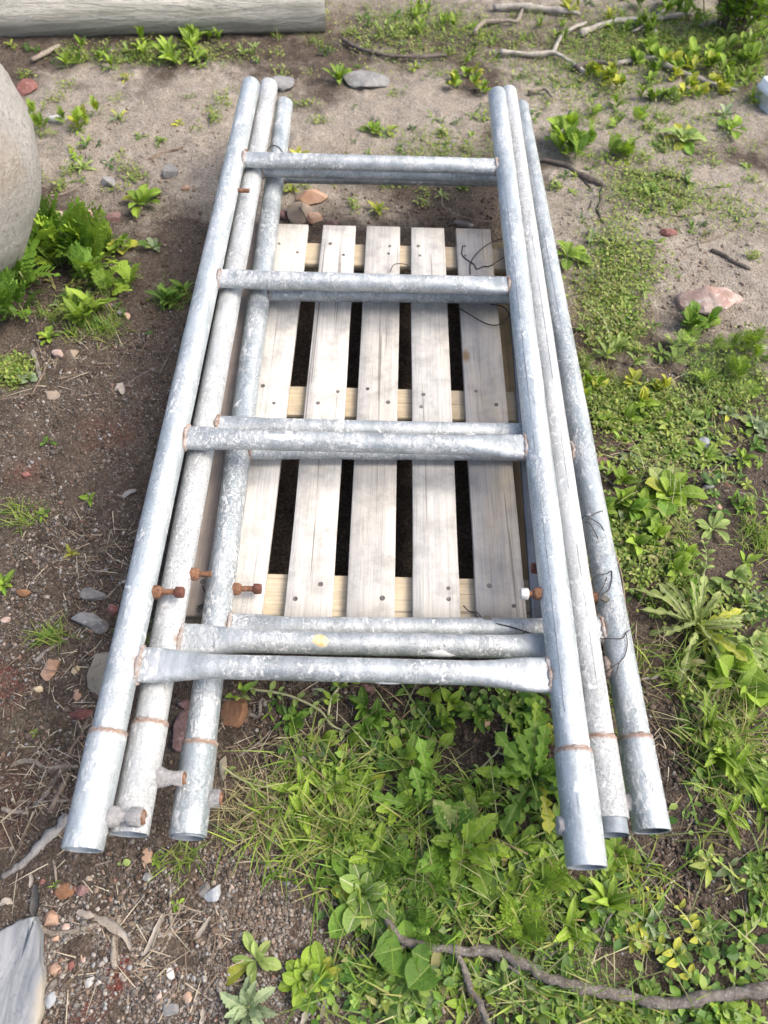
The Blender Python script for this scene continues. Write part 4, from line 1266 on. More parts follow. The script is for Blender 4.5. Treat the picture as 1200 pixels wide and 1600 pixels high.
# curled bark strips and dry leaves
STRIPS = [
    ([(142, 1432), (165, 1440), (196, 1462), (206, 1486)], 15, 'bark_strip', 'curved grey strip of bark lying on the bent pale twig', .5),
    ([(122, 1424), (138, 1430), (152, 1432)], 14, 'bark_strip', 'short buff bark flake above the bent pale twig', .3),
    ([(256, 1428), (246, 1452), (236, 1475), (226, 1492)], 11, 'bark_strip', 'pointed pale dry leaf leaning under the pale rooted twig', .4),
    ([(304, 1470), (316, 1455), (330, 1432)], 10, 'bark_strip', 'narrow pale dry leaf right of the rooted twig', .3),
    ([(56, 1382), (58, 1405), (54, 1435)], 17, 'bark_black', 'black curl of bark above the slab corner', .6),
    ([(2, 1415), (12, 1408), (22, 1412)], 11, 'bark_strip', 'small grey dry leaf at the picture edge above the slab', .3),
    ([(48, 1365), (52, 1375), (48, 1388)], 8, 'bark_strip', 'pale sliver of bark on the tip of the black curl', .5),
    ([(170, 1305), (180, 1300), (190, 1290)], 14, 'bark_strip', 'buff bark flake under the two outer pipe ends', .3),
    ([(182, 612), (190, 606), (193, 618)], 14, 'bark_strip', 'crumpled grey dry leaf on the bare brown soil', .5),
    ([(192, 780), (204, 772), (214, 768)], 11, 'char', 'dark grey dry leaf tight by the outer frame leg', .4),
    ([(318, 1575), (318, 1590), (314, 1605)], 9, 'bark_strip', 'pointed buff dry leaf at the lower picture edge', .3),
    ([(472, 1602), (476, 1590), (482, 1575)], 12, 'bark_strip', 'white dry leaf below the bright spoon-leaved plants', .3),
    ([(503, 1590), (506, 1575), (508, 1560)], 10, 'twig_pale', 'straw-coloured dry leaf below the bright spoon-leaved plants', .3),
    ([(552, 1088), (556, 1094), (560, 1102)], 8, 'paint_white', 'white curled petal on the dark soil under the lowest rung', .4),
    ([(1002, 1062), (1022, 1060), (1032, 1050)], 7, 'bark_strip', 'pale curled dry leaf beside the splayed leg', .5),
]
for i, (pts, wpx, mt, lb, curl) in enumerate(STRIPS):
    P = stick_path(pts, .3, 4, 12)
    P[:, 2] += .003 + np.sin(np.linspace(0, PI, len(P))) * .004
    k = mpp(*pts[1][:2]); wd = wpx * k / 2
    T = np.gradient(P, axis=0); T /= np.linalg.norm(T, axis=1)[:, None]
    S = np.cross(T, [0, 0, 1]); S /= np.linalg.norm(S, axis=1)[:, None]
    V = []
    for q in range(len(P)):
        t = q / (len(P) - 1)
        ww = wd * .85 * (math.sin(PI * (.10 + .84 * t)) ** .8) * (1 + .5 * (rnd.random() - .5))
        for u in (-1, -.5, 0, .5, 1):
            V.append(P[q] + S[q] * u * ww + np.array([0, 0, 1]) * ((u * u) * ww * curl * .45 + rnd.uniform(-.0006, .0006)))
    V = np.array(V); n = 5; m = len(P)
    top = V; bot = V - np.array([0, 0, .0012])
    i0 = np.arange(m - 1)[:, None] * n; j = np.arange(n - 1)[None]
    F = np.stack([i0 + j, i0 + j + 1, i0 + n + j + 1, i0 + n + j], -1).reshape(-1, 4)
    rim = [a for a in range(n)] + [a * n + n - 1 for a in range(1, m)] + [(m - 1) * n + a for a in range(n - 2, -1, -1)] + [a * n for a in range(m - 2, 0, -1)]
    nv = m * n
    R_ = np.array([[rim[a], rim[(a + 1) % len(rim)], rim[(a + 1) % len(rim)] + nv, rim[a] + nv] for a in range(len(rim))])
    nm = 'dry_leaf' if 'leaf' in lb or 'petal' in lb else 'bark_strip'
    o = ob(nm, mesh_np(nm, np.concatenate([top, bot]) - P[0], [F, F[:, ::-1] + nv, R_]), M[mt], None, P[0])
    tag(o, lb, 'dry leaf' if nm == 'dry_leaf' else 'bark', 'bark strips and dry leaves')

# wires and dry vine
def wire(pts, r, mt, lb, extra=(), name='wire'):
    """pts: photo spot and height above ground level"""
    mb = MB()
    o0 = None
    for q in (pts,) + tuple(extra):
        P = np.array([at(a, b, z) for a, b, z in q])
        P = smooth_path(P, max(10, len(q) * 6))
        if o0 is None:
            o0 = P[0].copy()
        V, F = tube(P - o0, r, 6)
        mb.add(V, F)
    return tag(ob(name, mb.mesh(name), M[mt], None, o0), lb, name.replace('_', ' '))


wire([(712, 478, .150), (735, 492, .150), (758, 505, .1465), (776, 508, .150), (791, 500, .155), (795, 490, .156), (785, 479, .157), (766, 475, .156)], .0016, 'wire', 'black wire loop sticking out from under the second rung')
wire([(735, 428, .144), (735, 412, .144), (745, 396, .146), (765, 380, .150), (790, 371, .158)], .0015, 'wire', 'black wire arching over the far end of the tan-streaked board',
     [[(723, 384, .143), (722, 398, .1425), (733, 408, .1425), (741, 413, .143), (745, 420, .143), (756, 416, .143), (764, 416, .144), (778, 408, .146), (787, 402, .150)]])
wire([(610, 424, .146), (615, 414, .152), (626, 412, .155), (638, 415, .152), (642, 424, .146)], .0011, 'wire', 'small hoop of wire poking up behind the second rung')
wire([(724, 946, .150), (733, 955, .152), (745, 957, .158), (757, 968, .172), (775, 974, .188), (800, 980, .190), (830, 990, .192), (852, 996, .190)], .0013, 'wire', 'black wire with a dead leaf scrap lying over the lowest rungs',
     [[(822, 986, .192), (812, 993, .192), (796, 999, .192)], [(738, 955, .154), (750, 966, .160), (760, 972, .170)]])
sc = rock_mesh('dead_leaf', (.014, .008, .004), 71, 5, 2, .3)
o = ob('dead_leaf', sc, M['dead_leaf'], None, at(765, 968, .184), (.2, .3, -.5))
tag(o, 'small dark crumpled leaf caught on the wire above the lowest rung', 'dead leaf')
zc = ZC + R_LEG
wire([(906, 815, zc - .012), (914, 806, zc), (926, 812, zc + .003), (940, 822, zc + .002), (952, 850, zc - .01)], .0010, 'wire', 'thin wire tangle round the splayed leg, farthest of the three knots', [[(908, 818, zc), (920, 817, zc + .004), (930, 832, zc + .003), (934, 842, zc + .001)], [(918, 812, zc + .002), (930, 802, zc + .004), (942, 798, zc)]])
wire([(922, 912, zc - .012), (932, 900, zc), (948, 896, zc + .003), (956, 893, zc + .001), (953, 918, zc + .002), (940, 930, zc)], .0010, 'wire', 'thin wire tangle round the splayed leg, middle one with a black scrap', [[(934, 930, zc - .002), (942, 918, zc + .002), (948, 902, zc + .003)]])
o = ob('dead_leaf', rock_mesh('dead_leaf', (.011, .008, .005), 74, 5, 2, .3), M['dead_leaf'], None, at(946, 936, zc + .004), (.3, .2, .4))
tag(o, 'small black scrap of dead leaf stuck on the splayed leg', 'dead leaf')
wire([(938, 998, zc - .014), (955, 998, zc + .001), (973, 997, zc + .003), (978, 990, zc + .004), (980, 1008, zc + .003), (974, 1028, zc + .003), (955, 1044, zc), (942, 1052, zc - .01)], .0010, 'wire', 'loose wire loop on the splayed leg, nearest to its weld ring', [[(976, 990, zc + .003), (984, 984, zc)], [(968, 1034, zc + .003), (962, 1055, zc)]])
wire([(870, 385, zc - .01), (876, 384, zc + .002), (884, 392, zc + .003), (886, 404, zc), (875, 410, zc - .004)], .0010, 'wire', 'wire loop round the far part of the splayed leg')
wire([(417, 236, zc - .004), (424, 228, zc + .002), (434, 229, zc + .003), (442, 238, zc - .006)], .0016, 'wire', 'black wire band round the bottom frame leg above the farthest rung')
wire([(268 + 48, 915, .150), (322, 930, .147), (319, 942, .148), (308, 952, .152)], .0013, 'wire', 'bit of black wire in the gap between two frame legs', [[(308, 948, .152), (320, 944, .146), (309, 956, .150)]])
wire([(944, 826, .19), (960, 862, .12), (972, 905, .06), (977, 960, .03), (975, 1010, .015)], .0022, 'vine', 'dry brown vine trailing off the splayed leg to the soil', [[(950, 850, .16), (965, 900, .05), (962, 940, .02)], [(958, 870, .11), (948, 900, .09), (955, 930, .05)]], 'dry_vine')
wire([(690, 262 + 40, .02), (700, 330, .03), (770, 345, .02), (778, 310, .06)], .0013, 'vine', 'thin dry stalk beside the legs beyond the pallet end', (), 'dry_stalk')
wire([(458, 290, .10), (462, 312, .05), (475, 335, .06), (483, 352, .02)], .0016, 'bark_dark', 'thin dark stem crossing the rocks at the pallet end', (), 'dry_stalk')

# ------------------------------------------------------------------ leaves
def leaf_mat(key, c1, c2, rib, trans=.28, rough=.58):
    m, nt, p, out = new_mat(key)
    at_ = nt.nodes.new('ShaderNodeAttribute'); at_.attribute_name = 'tint'
    sp = nt.nodes.new('ShaderNodeSeparateColor'); L(nt, at_.outputs['Color'], sp.inputs[0])
    v = coords(nt)
    oi = nt.nodes.new('ShaderNodeObjectInfo')
    f = mth(nt, 'ADD', mth(nt, 'MULTIPLY', oi.outputs['Random'], .7), mth(nt, 'MULTIPLY', sp.outputs[1], .6))
    f = mth(nt, 'ADD', f, mth(nt, 'MULTIPLY', mth(nt, 'SUBTRACT', nz(nt, v, 6, 4), .5), .6))
    col = mix(nt, ramp(nt, f, [(.1, 0.0), (.95, 1.0)]), c1, c2)
    # a few yellowed or browned spots
    col = mix(nt, ramp(nt, nz(nt, v, 7, 5, .7), [(.70, 0.0), (.78, .6)]), col, (.20, .17, .06))
    col = mix(nt, sp.outputs[0], col, rib)
    hs = nt.nodes.new('ShaderNodeHueSaturation')
    L(nt, mth(nt, 'ADD', mth(nt, 'MULTIPLY', oi.outputs['Random'], .4), .8), hs.inputs['Value'])
    L(nt, col, hs.inputs['Color'])
    L(nt, hs.outputs[0], p.inputs['Base Color'])
    p.inputs['Roughness'].default_value = rough
    p.inputs['Specular IOR Level'].default_value = .35
    L(nt, bump(nt, nz(nt, v, 14, 3), .3, .02), p.inputs['Normal'])
    tr = nt.nodes.new('ShaderNodeBsdfTranslucent')
    L(nt, mix(nt, 1.0, hs.outputs[0], (1.25, 1.3, .6), 'MULTIPLY'), tr.inputs['Color'])
    mx = nt.nodes.new('ShaderNodeMixShader')
    mx.inputs[0].default_value = trans
    L(nt, p.outputs[0], mx.inputs[1]); L(nt, tr.outputs[0], mx.inputs[2])
    L(nt, mx.outputs[0], out.inputs[0])
    M[key] = m


leaf_mat('lf_fresh', (.105, .205, .018), (.25, .37, .040), (.32, .39, .11))
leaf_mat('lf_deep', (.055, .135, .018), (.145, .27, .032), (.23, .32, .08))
leaf_mat('lf_pale', (.16, .25, .060), (.29, .385, .11), (.38, .43, .20))
leaf_mat('lf_grey', (.17, .24, .125), (.27, .345, .19), (.36, .41, .27))
leaf_mat('lf_yellow', (.24, .30, .035), (.42, .43, .055), (.42, .42, .14))
leaf_mat('lf_rib', (.10, .185, .040), (.20, .30, .070), (.50, .50, .34))
leaf_mat('lf_dusty', (.15, .215, .055), (.27, .33, .10), (.42, .43, .24))
M['stem'] = simple('stem_green', (.16, .22, .07), (.28, .32, .13), 40, .6, 0, .3, .001)
M['stem_pale'] = simple('stem_pale', (.30, .32, .16), (.44, .43, .25), 40, .6, 0, .3, .001)


def leaf_mesh(shape, seed):
    r = np.random.default_rng(seed)
    segs = {'spoon': 10, 'lance': 9, 'oval': 9, 'toothed': 18, 'lobed': 26, 'round': 9, 'needle': 6}[shape]
    t = np.linspace(0, 1, segs + 1)
    if shape == 'spoon':
        w = .035 + .175 * np.clip(np.sin(PI * np.clip((t - .12) / .90, 0, 1) ** 1.5), 0, 1) ** .8
    elif shape == 'lance':
        w = .020 + .085 * np.sin(PI * np.clip(t, 0, 1) ** .9) ** .8
    elif shape == 'oval':
        w = .02 + .185 * np.sin(PI * np.clip((t - .10) / .92, 0, 1) ** .8) ** .9
    elif shape == 'round':
        w = .02 + .34 * np.sin(PI * np.clip((t - .22) / .80, 0, 1)) ** .6
    elif shape == 'needle':
        w = .030 * (1 - t ** 2) + .006
    elif shape == 'toothed':
        w = .018 + .21 * np.sin(PI * np.clip((t - .24) / .79, 0, 1) ** .8) ** .85
        w = w * (1 - .26 * (np.arange(segs + 1) % 2) * (t > .26))
    else:
        env = .020 + .205 * np.clip(t, 0, 1) ** .55 * np.clip(1.06 - t, 0, 1) ** .42
        k = 5.2 + r.uniform(-.6, .6)
        saw = ((t * k + r.uniform(0, 1)) % 1.0)
        w = env * (.22 + .78 * saw ** .8)
        w[-4:] = env[-4:] * np.array([.95, 1.0, .72, .1])
    w[-1] = .004
    rise = r.uniform(.10, .22); droop = r.uniform(.20, .42)
    z = rise * np.sin(t * 1.9) - droop * t ** 2.4 * .75
    sway = r.uniform(-.10, .10) * t ** 2
    rib = .013 * (1 - .75 * t) + .003
    V = []; tn = []
    for i in range(segs + 1):
        for u in (-1, -.75, -.5, .5, .75, 1):
            if abs(u) == 1:
                x = u * w[i]
            else:
                x = math.copysign(min(rib[i] * (1 if abs(u) == .5 else 1.9), w[i] * (.5 if abs(u) == .5 else .75)), u)
            wave = .03 * math.sin(t[i] * 17 + u * 2 + seed) * (abs(x) > rib[i]) * (1 if shape in ('toothed', 'lobed') else .45)
            yb = -.035 * (abs(u) == 1) * (1 if shape == 'lobed' else 0)
            V.append([x + sway[i], t[i] + yb, z[i] + abs(x) * .38 + wave * abs(x) * 6])
            tn.append([.85 if abs(u) < .6 else (.0), t[i] * .8, 0])
    V = np.array(V); n = 6
    i0 = np.arange(segs)[:, None] * n; j = np.arange(n - 1)[None]
    F = np.stack([i0 + j, i0 + j + 1, i0 + n + j + 1, i0 + n + j], -1).reshape(-1, 4)
    return V, F, np.array(tn)


def pinnate_mesh(seed, pairs=8, fine=False):
    """feathery leaf: midrib with pairs of small lobed leaflets"""
    r = np.random.default_rng(seed)
    V = []; F = []; tn = []

    def curve(t):
        return np.array([0, t, .30 * math.sin(t * 1.8) - .26 * t ** 2.2])
    m = 9
    for i in range(m):
        t = i / (m - 1); c = curve(t); ww = .016 * (1 - .7 * t) + .003
        V += [c + [-ww, 0, 0], c + [ww, 0, 0]]; tn += [[.6, t * .6, 0]] * 2
    F += [[2 * i, 2 * i + 1, 2 * i + 3, 2 * i + 2] for i in range(m - 1)]
    for q in range(pairs):
        t = .18 + .80 * q / pairs
        ln = (.27 * math.sin(PI * (.20 + .66 * t)) + .02) * r.uniform(.85, 1.15)
        for s in (-1, 1):
            c = curve(t + .012 * s); a = math.radians(r.uniform(48, 66)) - .35 * t
            d = np.array([s * math.sin(a), math.cos(a), r.uniform(-.05, .22)]); nrm = np.array([-d[1], d[0], 0])
            b = len(V)
            prof = [(0, .012), (.25, .05), (.45, .025), (.65, .07), (.82, .04), (1.0, .004)] if not fine else [(0, .008), (.5, .022), (1, .003)]
            for (u, ww) in prof:
                p = c + d * ln * u + np.array([0, 0, -.10 * u * u * ln])
                V += [p - nrm * ww * (.55 + ln), p + nrm * ww * (.55 + ln)]; tn += [[0, .3 + .5 * t, 0]] * 2
            F += [[b + 2 * i, b + 2 * i + 1, b + 2 * i + 3, b + 2 * i + 2] for i in range(len(prof) - 1)]
    b = len(V); c = curve(1.0)
    V += [c + [-.03, -.02, 0], c + [.03, -.02, 0], c + [.05, .05, -.01], c + [-.05, .05, -.01], c + [0, .12, -.05]]; tn += [[0, .8, 0]] * 5
    F += [[b, b + 1, b + 2, b + 3]]
    tri = np.array([[b + 3, b + 2, b + 4]])
    return np.array(V), np.array(F), np.array(tn), tri


LEAF = {}


def get_leaf(shape, mt, var):
    key = (shape, mt, var)
    if key not in LEAF:
        if shape in ('pinnate', 'feather'):
            V, F, tn, tri = pinnate_mesh(500 + var, 9 if shape == 'pinnate' else 13, shape == 'feather')
            me = mesh_np('leaf', V, [F, tri], True, tn)
        else:
            V, F, tn = leaf_mesh(shape, 300 + var)
            me = mesh_np('leaf', V, [F], True, tn)
        me.materials.append(M[mt])
        LEAF[key] = me
    return LEAF[key]


def stem_mesh(h, r, seed=0):
    V, F = tube(smooth_path([(0, 0, -.01), (h * .1, 0, h * .5), (0, h * .08, h)], 6), np.linspace(r, r * .6, 6), 6)
    return mesh_np('stem', V, F)


def rosette(px, py, shape, n, lpx, mt, lb, tilt=(8, 55), spread=1.0, wide=1.0, cat='weed', up=0.0, name='weed', lean=(0, 0), grp='weeds on the ground'):
    """leaves all round from one root; lpx is the leaf length in photo pixels"""
    p = G(px, py)
    k = mpp(px, py); ln = lpx * k
    root = ob(name, None, loc=(p[0], p[1], p[2] - .002))
    tag(root, lb, cat, grp)
    a0 = rnd.uniform(0, 6)
    for i in range(n):
        f = i / max(n - 1, 1)                     # 0 outer, 1 inner
        az = a0 + i * 2.399 + rnd.uniform(-.25, .25)
        ti = math.radians(tilt[0] + (tilt[1] - tilt[0]) * f ** 1.3 + rnd.uniform(-6, 6))
        l_ = ln * (1 - .45 * f) * rnd.uniform(.78, 1.12)
        mm_ = mt if (n < 6 or i > n * .5 or rnd.random() > .30) else rnd.choice(('lf_dusty', 'lf_yellow', 'lf_deep'))
        me = get_leaf(shape, mm_, rnd.randint(0, 3))
        o = ob('leaf', me, None, root, (rnd.uniform(-.02, .02) * ln, rnd.uniform(-.02, .02) * ln, up * ln * f + .002), None)
        o.rotation_euler = (Matrix.Rotation(az, 4, 'Z') @ Matrix.Rotation(ti, 4, 'X') @ Matrix.Rotation(rnd.uniform(-.35, .35), 4, 'Y')).to_euler()
        wz = wide * rnd.uniform(.85, 1.15)
        o.scale = (l_ * wz, l_, l_)
    if n > 7:
        ob('stem', stem_mesh(ln * .16, ln * .035), M['stem'], root)
    return root


def clump(px, py, shape, n, lpx, mt, lb, rad=.6, tilt=(20, 75), wide=1.0, hpx=0, mt2=None, cat='weed', name='weed'):
    """bushy weed: several shoots close together, leaves from different heights"""
    if py < 200:
        n = int(n * 1.9); lpx *= .78; rad *= 2.0; wide *= .85
    p = G(px, py); k = mpp(px, py); ln = lpx * k
    root = ob(name, None, loc=(p[0], p[1], p[2] - .002))
    tag(root, lb, cat, 'weeds on the ground')
    ns = max(3, n // 7)
    sh = [(rnd.uniform(-1, 1) * rad * ln, rnd.uniform(-1, 1) * rad * ln) for _ in range(ns)]
    for (x, y) in sh:
        z0 = float(gh(p[0] + x, p[1] + y)) - float(p[2])
        o = ob('stem', stem_mesh(ln * .3 + hpx * k, ln * .025), M['stem'], root, (x, y, z0))
    for i in range(n):
        x, y = sh[i % ns]
        z0 = float(gh(p[0] + x, p[1] + y)) - float(p[2])
        f = rnd.random()
        az = rnd.uniform(0, 2 * PI)
        ti = math.radians(tilt[0] + (tilt[1] - tilt[0]) * f)
        l_ = ln * rnd.uniform(.6, 1.1)
        o = ob('leaf', get_leaf(shape, mt if (mt2 is None or rnd.random() < .7) else mt2, rnd.randint(0, 3)), None, root, (x, y, z0 + .003 + f * (hpx * k + ln * .25)))
        o.rotation_euler = (Matrix.Rotation(az, 4, 'Z') @ Matrix.Rotation(ti, 4, 'X') @ Matrix.Rotation(rnd.uniform(-.5, .5), 4, 'Y')).to_euler()
        o.scale = (l_ * wide, l_, l_)
    return root


def trailer(pts, lpx, mt, lb, gap=14, wpx=4, shape='oval', wide=1.2, stem='stem', hgt=10):
    """creeping stem with pairs of small leaves"""
    P = stick_path([(a, b) for a, b in pts], .5, wpx)
    P = smooth_path(P, max(12, len(P)), .008, len(lb))
    k = mpp(*pts[len(pts) // 2]); ln = lpx * k
    P[:, 2] += np.sin(np.linspace(.1, PI * .95, len(P))) * hgt * k
    root = ob('creeping_weed', None, loc=P[0])
    tag(root, lb, 'weed', 'weeds on the ground')
    V, F = tube(P - P[0], np.linspace(wpx, wpx * .6, len(P)) * k * .5, 6)
    ob('stem', mesh_np('stem', V, F), M[stem], root)
    d = np.r_[0, np.cumsum(np.linalg.norm(np.diff(P, axis=0), axis=1))]
    s = gap * k * .4; q = 0
    while s < d[-1]:
        i = min(np.searchsorted(d, s), len(P) - 1)
        T = P[i] - P[max(i - 1, 0)] if i else P[1] - P[0]
        base = math.atan2(T[1], T[0]) - PI / 2
        tipf = s / d[-1]
        for sd in (-1, 1) if tipf < .93 else (-1, 1, 0, 2):
            az = base + sd * rnd.uniform(.8, 1.35) if sd in (-1, 1) else base + (0 if sd == 0 else .5)
            l_ = ln * rnd.uniform(.65, 1.1) * (1 - .2 * tipf)
            o = ob('leaf', get_leaf(shape, mt, rnd.randint(0, 3)), None, root, P[i] - P[0] + np.array([0, 0, .001]))
            o.rotation_euler = (Matrix.Rotation(az, 4, 'Z') @ Matrix.Rotation(rnd.uniform(.05, .7), 4, 'X') @ Matrix.Rotation(rnd.uniform(-.4, .4), 4, 'Y')).to_euler()
            o.scale = (l_ * wide, l_, l_)
        s += gap * k * rnd.uniform(.7, 1.25); q += 1
    return root


# rosettes: spot, shape, leaves, leaf length px, colour, label
rosette(224, 322, 'spoon', 13, 46, 'lf_fresh', 'bright green rosette of spoon-shaped leaves on open soil left of the frames', (12, 70))
rosette(70, 345, 'spoon', 12, 40, 'lf_pale', 'light green rosette hugging the side of the boulder', (20, 70))
rosette(186, 186, 'lobed', 11, 24, 'lf_grey', 'small pale bluish rosette on the far open soil', (15, 60))
rosette(130, 264, 'lance', 11, 30, 'lf_pale', 'thin-leaved pale weed right of the boulder')
rosette(242, 388, 'pinnate', 9, 24, 'lf_grey', 'small grey-green rosette below the spoon-leaved one', (15, 50))
rosette(252, 222, 'lance', 10, 18, 'lf_pale', 'tiny pale weed on the far soil left of the frames')
rosette(280, 195, 'spoon', 7, 13, 'lf_yellow', 'tiny yellowish weed close to the frame legs far away')
rosette(200, 125, 'lance', 8, 22, 'lf_yellow', 'small yellow-green weed between the log and the open soil')
rosette(78, 530, 'spoon', 14, 24, 'lf_fresh', 'small bright rosette at the front of the lush weeds', (15, 60))
rosette(44, 592, 'spoon', 10, 20, 'lf_grey', 'pale small rosette beside the yellow mossy patch', (15, 60), wide=1.4)
rosette(75, 692, 'spoon', 5, 17, 'lf_deep', 'tiny seedling alone on the bare brown soil, second pair of leaves', (10, 50))
rosette(140, 780, 'oval', 5, 22, 'lf_fresh', 'three-leaved seedling on bare soil near the outer frame leg', (5, 40))
rosette(70, 804, 'oval', 6, 20, 'lf_fresh', 'seedling with a pale round leaf below the brick-red stone', (5, 40))
rosette(112, 866, 'feather', 7, 18, 'lf_yellow', 'tiny feathery yellow-green weed on dark soil beside the outer leg', (20, 70))
rosette(8, 915, 'oval', 9, 28, 'lf_fresh', 'leafy weed at the picture edge beside the orange clod', (15, 60))
rosette(55, 1144, 'oval', 6, 10, 'lf_fresh', 'tiny bright seedling above the thin pale twig', (10, 50))
rosette(243, 1346, 'oval', 6, 16, 'lf_fresh', 'bright seedling growing beside the tall orange chip', (10, 40))
rosette(277, 1414, 'spoon', 6, 17, 'lf_fresh', 'seedling growing against the upright pale twig', (10, 45))
rosette(190, 1351, 'round', 2, 14, 'lf_pale', 'single pale round leaf below the outer pipes', (5, 20))
rosette(85, 1384, 'lance', 4, 13, 'lf_fresh', 'small green sprout beside the upright pale twig stub', (20, 50))
rosette(400, 1500, 'spoon', 10, 52, 'lf_pale', 'pale long-leaved rosette above the two bright spoon-leaved plants', (10, 55), wide=.9)
rosette(388, 1574, 'toothed', 14, 62, 'lf_grey', 'grey-green rosette with pale ribs at the lower picture edge', (10, 60), wide=.85)
rosette(474, 1532, 'spoon', 16, 50, 'lf_fresh', 'bright spoon-leaved plant in the gravel, left one of a touching pair', (12, 65), wide=1.1)
rosette(502, 1522, 'spoon', 12, 42, 'lf_fresh', 'bright spoon-leaved plant in the gravel, right one of a touching pair', (12, 65), wide=1.1)
rosette(568, 1398, 'spoon', 20, 78, 'lf_rib', 'large broad-leaved plant with pale ribs at the edge of the grass', (8, 70), wide=1.05)
rosette(626, 1552, 'lance', 16, 50, 'lf_pale', 'soft star-shaped pale weed below the fork of the thick branch', (15, 65), wide=1.2)
rosette(725, 1326, 'toothed', 11, 108, 'lf_fresh', 'big toothed-leaf weed spreading below the near right pipe end', (14, 50), wide=1.0, up=.12)
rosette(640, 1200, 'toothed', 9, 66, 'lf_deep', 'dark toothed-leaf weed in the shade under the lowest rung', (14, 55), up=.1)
rosette(835, 1215, 'lobed', 15, 125, 'lf_deep', 'large jagged-leaved rosette squeezed against the near right leg', (10, 60), wide=1.15)
rosette(826, 1150, 'lobed', 8, 78, 'lf_fresh', 'upper jagged-leaved rosette beside the near right leg under the rung', (14, 55), wide=1.05)
rosette(1084, 982, 'lobed', 32, 112, 'lf_dusty', 'big flattened pale rosette with long jagged leaves beside the splayed leg', (3, 62), wide=.62)
rosette(1042, 778, 'spoon', 14, 62, 'lf_fresh', 'weed with broad shiny bright leaves right of the splayed leg', (14, 66), wide=1.25)
rosette(1112, 826, 'spoon', 9, 40, 'lf_pale', 'light green five-leaved rosette on dark soil right of the broad shiny leaves', (8, 45), wide=.95)
rosette(1158, 720, 'toothed', 10, 30, 'lf_fresh', 'small jagged bright weed near the picture edge', (15, 60))
rosette(1176, 668, 'spoon', 14, 28, 'lf_grey', 'greyish rosette at the picture edge below the green mat', (10, 60))
rosette(1078, 655, 'spoon', 7, 30, 'lf_pale', 'pale three-leaved weed beside the reddish brown stem', (10, 50))
rosette(1100, 716, 'lance', 9, 40, 'lf_fresh', 'narrow-leaved weed beside the blue-grey stone', (15, 55), wide=1.3)
rosette(985, 722, 'spoon', 9, 26, 'lf_grey', 'small silvery rosette on bare soil near the splayed leg', (8, 40), wide=.8)
rosette(948, 662, 'round', 12, 26, 'lf_fresh', 'round-leaved bright weed touching the splayed leg', (14, 60))
rosette(1010, 705, 'lobed', 8, 34, 'lf_pale', 'low crinkled pale weed between the stones right of the splayed leg', (5, 30))
rosette(1135, 648, 'spoon', 9, 22, 'lf_grey', 'dusty weed left of the greyish edge rosette', (8, 50))
rosette(1168, 612, 'round', 10, 24, 'lf_fresh', 'round-leaved weed just below the green mat at the picture edge', (14, 60))
rosette(885, 402, 'spoon', 10, 38, 'lf_fresh', 'green rosette tucked against the far part of the splayed leg', (10, 45), wide=1.2)
rosette(1066, 222, 'spoon', 18, 40, 'lf_pale', 'pale many-leaved rosette on the far sand', (8, 60))
rosette(1140, 205, 'spoon', 11, 34, 'lf_fresh', 'green rosette right of the pale many-leaved one', (10, 60))
rosette(1130, 182, 'spoon', 10, 28, 'lf_grey', 'dull rosette just behind the green one on the far sand', (10, 60))
rosette(1012, 300, 'round', 12, 22, 'lf_pale', 'round-leaved pale weed in the low mat by the curved twig', (14, 60))
rosette(1005, 240 + 215, 'lance', 7, 26, 'lf_pale', 'thin pale sprig on the sand above the pinkish rock', (10, 50))
rosette(1020, 396, 'oval', 5, 13, 'lf_fresh', 'small bright weed beside the tan stone chip', (10, 50))
rosette(530, 128, 'lance', 13, 36, 'lf_fresh', 'long-leaved weed standing before the flat grey rock', (30, 80), wide=1.4)
rosette(583, 208, 'spoon', 12, 28, 'lf_fresh', 'bright rosette on the open soil beyond the farthest rung', (12, 60))
rosette(590, 332, 'lance', 11, 26, 'lf_yellow', 'yellowish weed just off the far ends of the middle boards', (25, 70), wide=1.5)
rosette(466, 250, 'lance', 13, 24, 'lf_yellow', 'yellow-green tuft beside the far leg of the bottom frame', (30, 80), wide=1.6)
rosette(455, 300, 'oval', 8, 17, 'lf_yellow', 'small yellow weed behind the orange rocks', (20, 60))
rosette(690, 308, 'lance', 9, 18, 'lf_pale', 'small weed in the brown soil below the farthest rung', (15, 60))
rosette(724, 296, 'oval', 8, 15, 'lf_fresh', 'little green weed behind the farthest rung near the right legs', (15, 60))
rosette(1176, 1090, 'lance', 5, 66, 'lf_fresh', 'single long pointed leaf plant at the picture edge beside the pale rosette', (8, 40), wide=1.5)
rosette(1180, 1010, 'round', 8, 44, 'lf_pale', 'broad-leaved clover-like weed at the picture edge right of the pale rosette', (10, 55))
rosette(962, 1336, 'spoon', 7, 52, 'lf_fresh', 'leafy weed growing from under the near right pipe ends', (8, 45), wide=1.3)
rosette(812, 1372, 'round', 11, 40, 'lf_fresh', 'round-leaved weed right of the big toothed-leaf weed', (14, 60))
rosette(1128, 1586, 'toothed', 10, 48, 'lf_fresh', 'broad toothed weed in the lower corner in front of the thick branch', (14, 60), wide=1.2)
rosette(965, 1595, 'lance', 10, 54, 'lf_fresh', 'narrow-leaved bright weed in front of the thick branch', (15, 65), wide=1.3)
rosette(842, 1560, 'spoon', 9, 30, 'lf_fresh', 'small bright weed in front of the middle of the thick branch', (12, 60))
rosette(722, 1570, 'oval', 9, 32, 'lf_fresh', 'small weed beside the forked stub of the thick branch', (12, 60))
rosette(1010, 1440, 'lance', 12, 50, 'lf_grey', 'greyish narrow-leaved weed between the thin pale twig and the bare soil', (12, 60), wide=1.3)
rosette(850, 1478, 'lance', 9, 42, 'lf_grey', 'silvery narrow-leaved weed behind the start of the thin pale twig', (15, 60), wide=1.3)
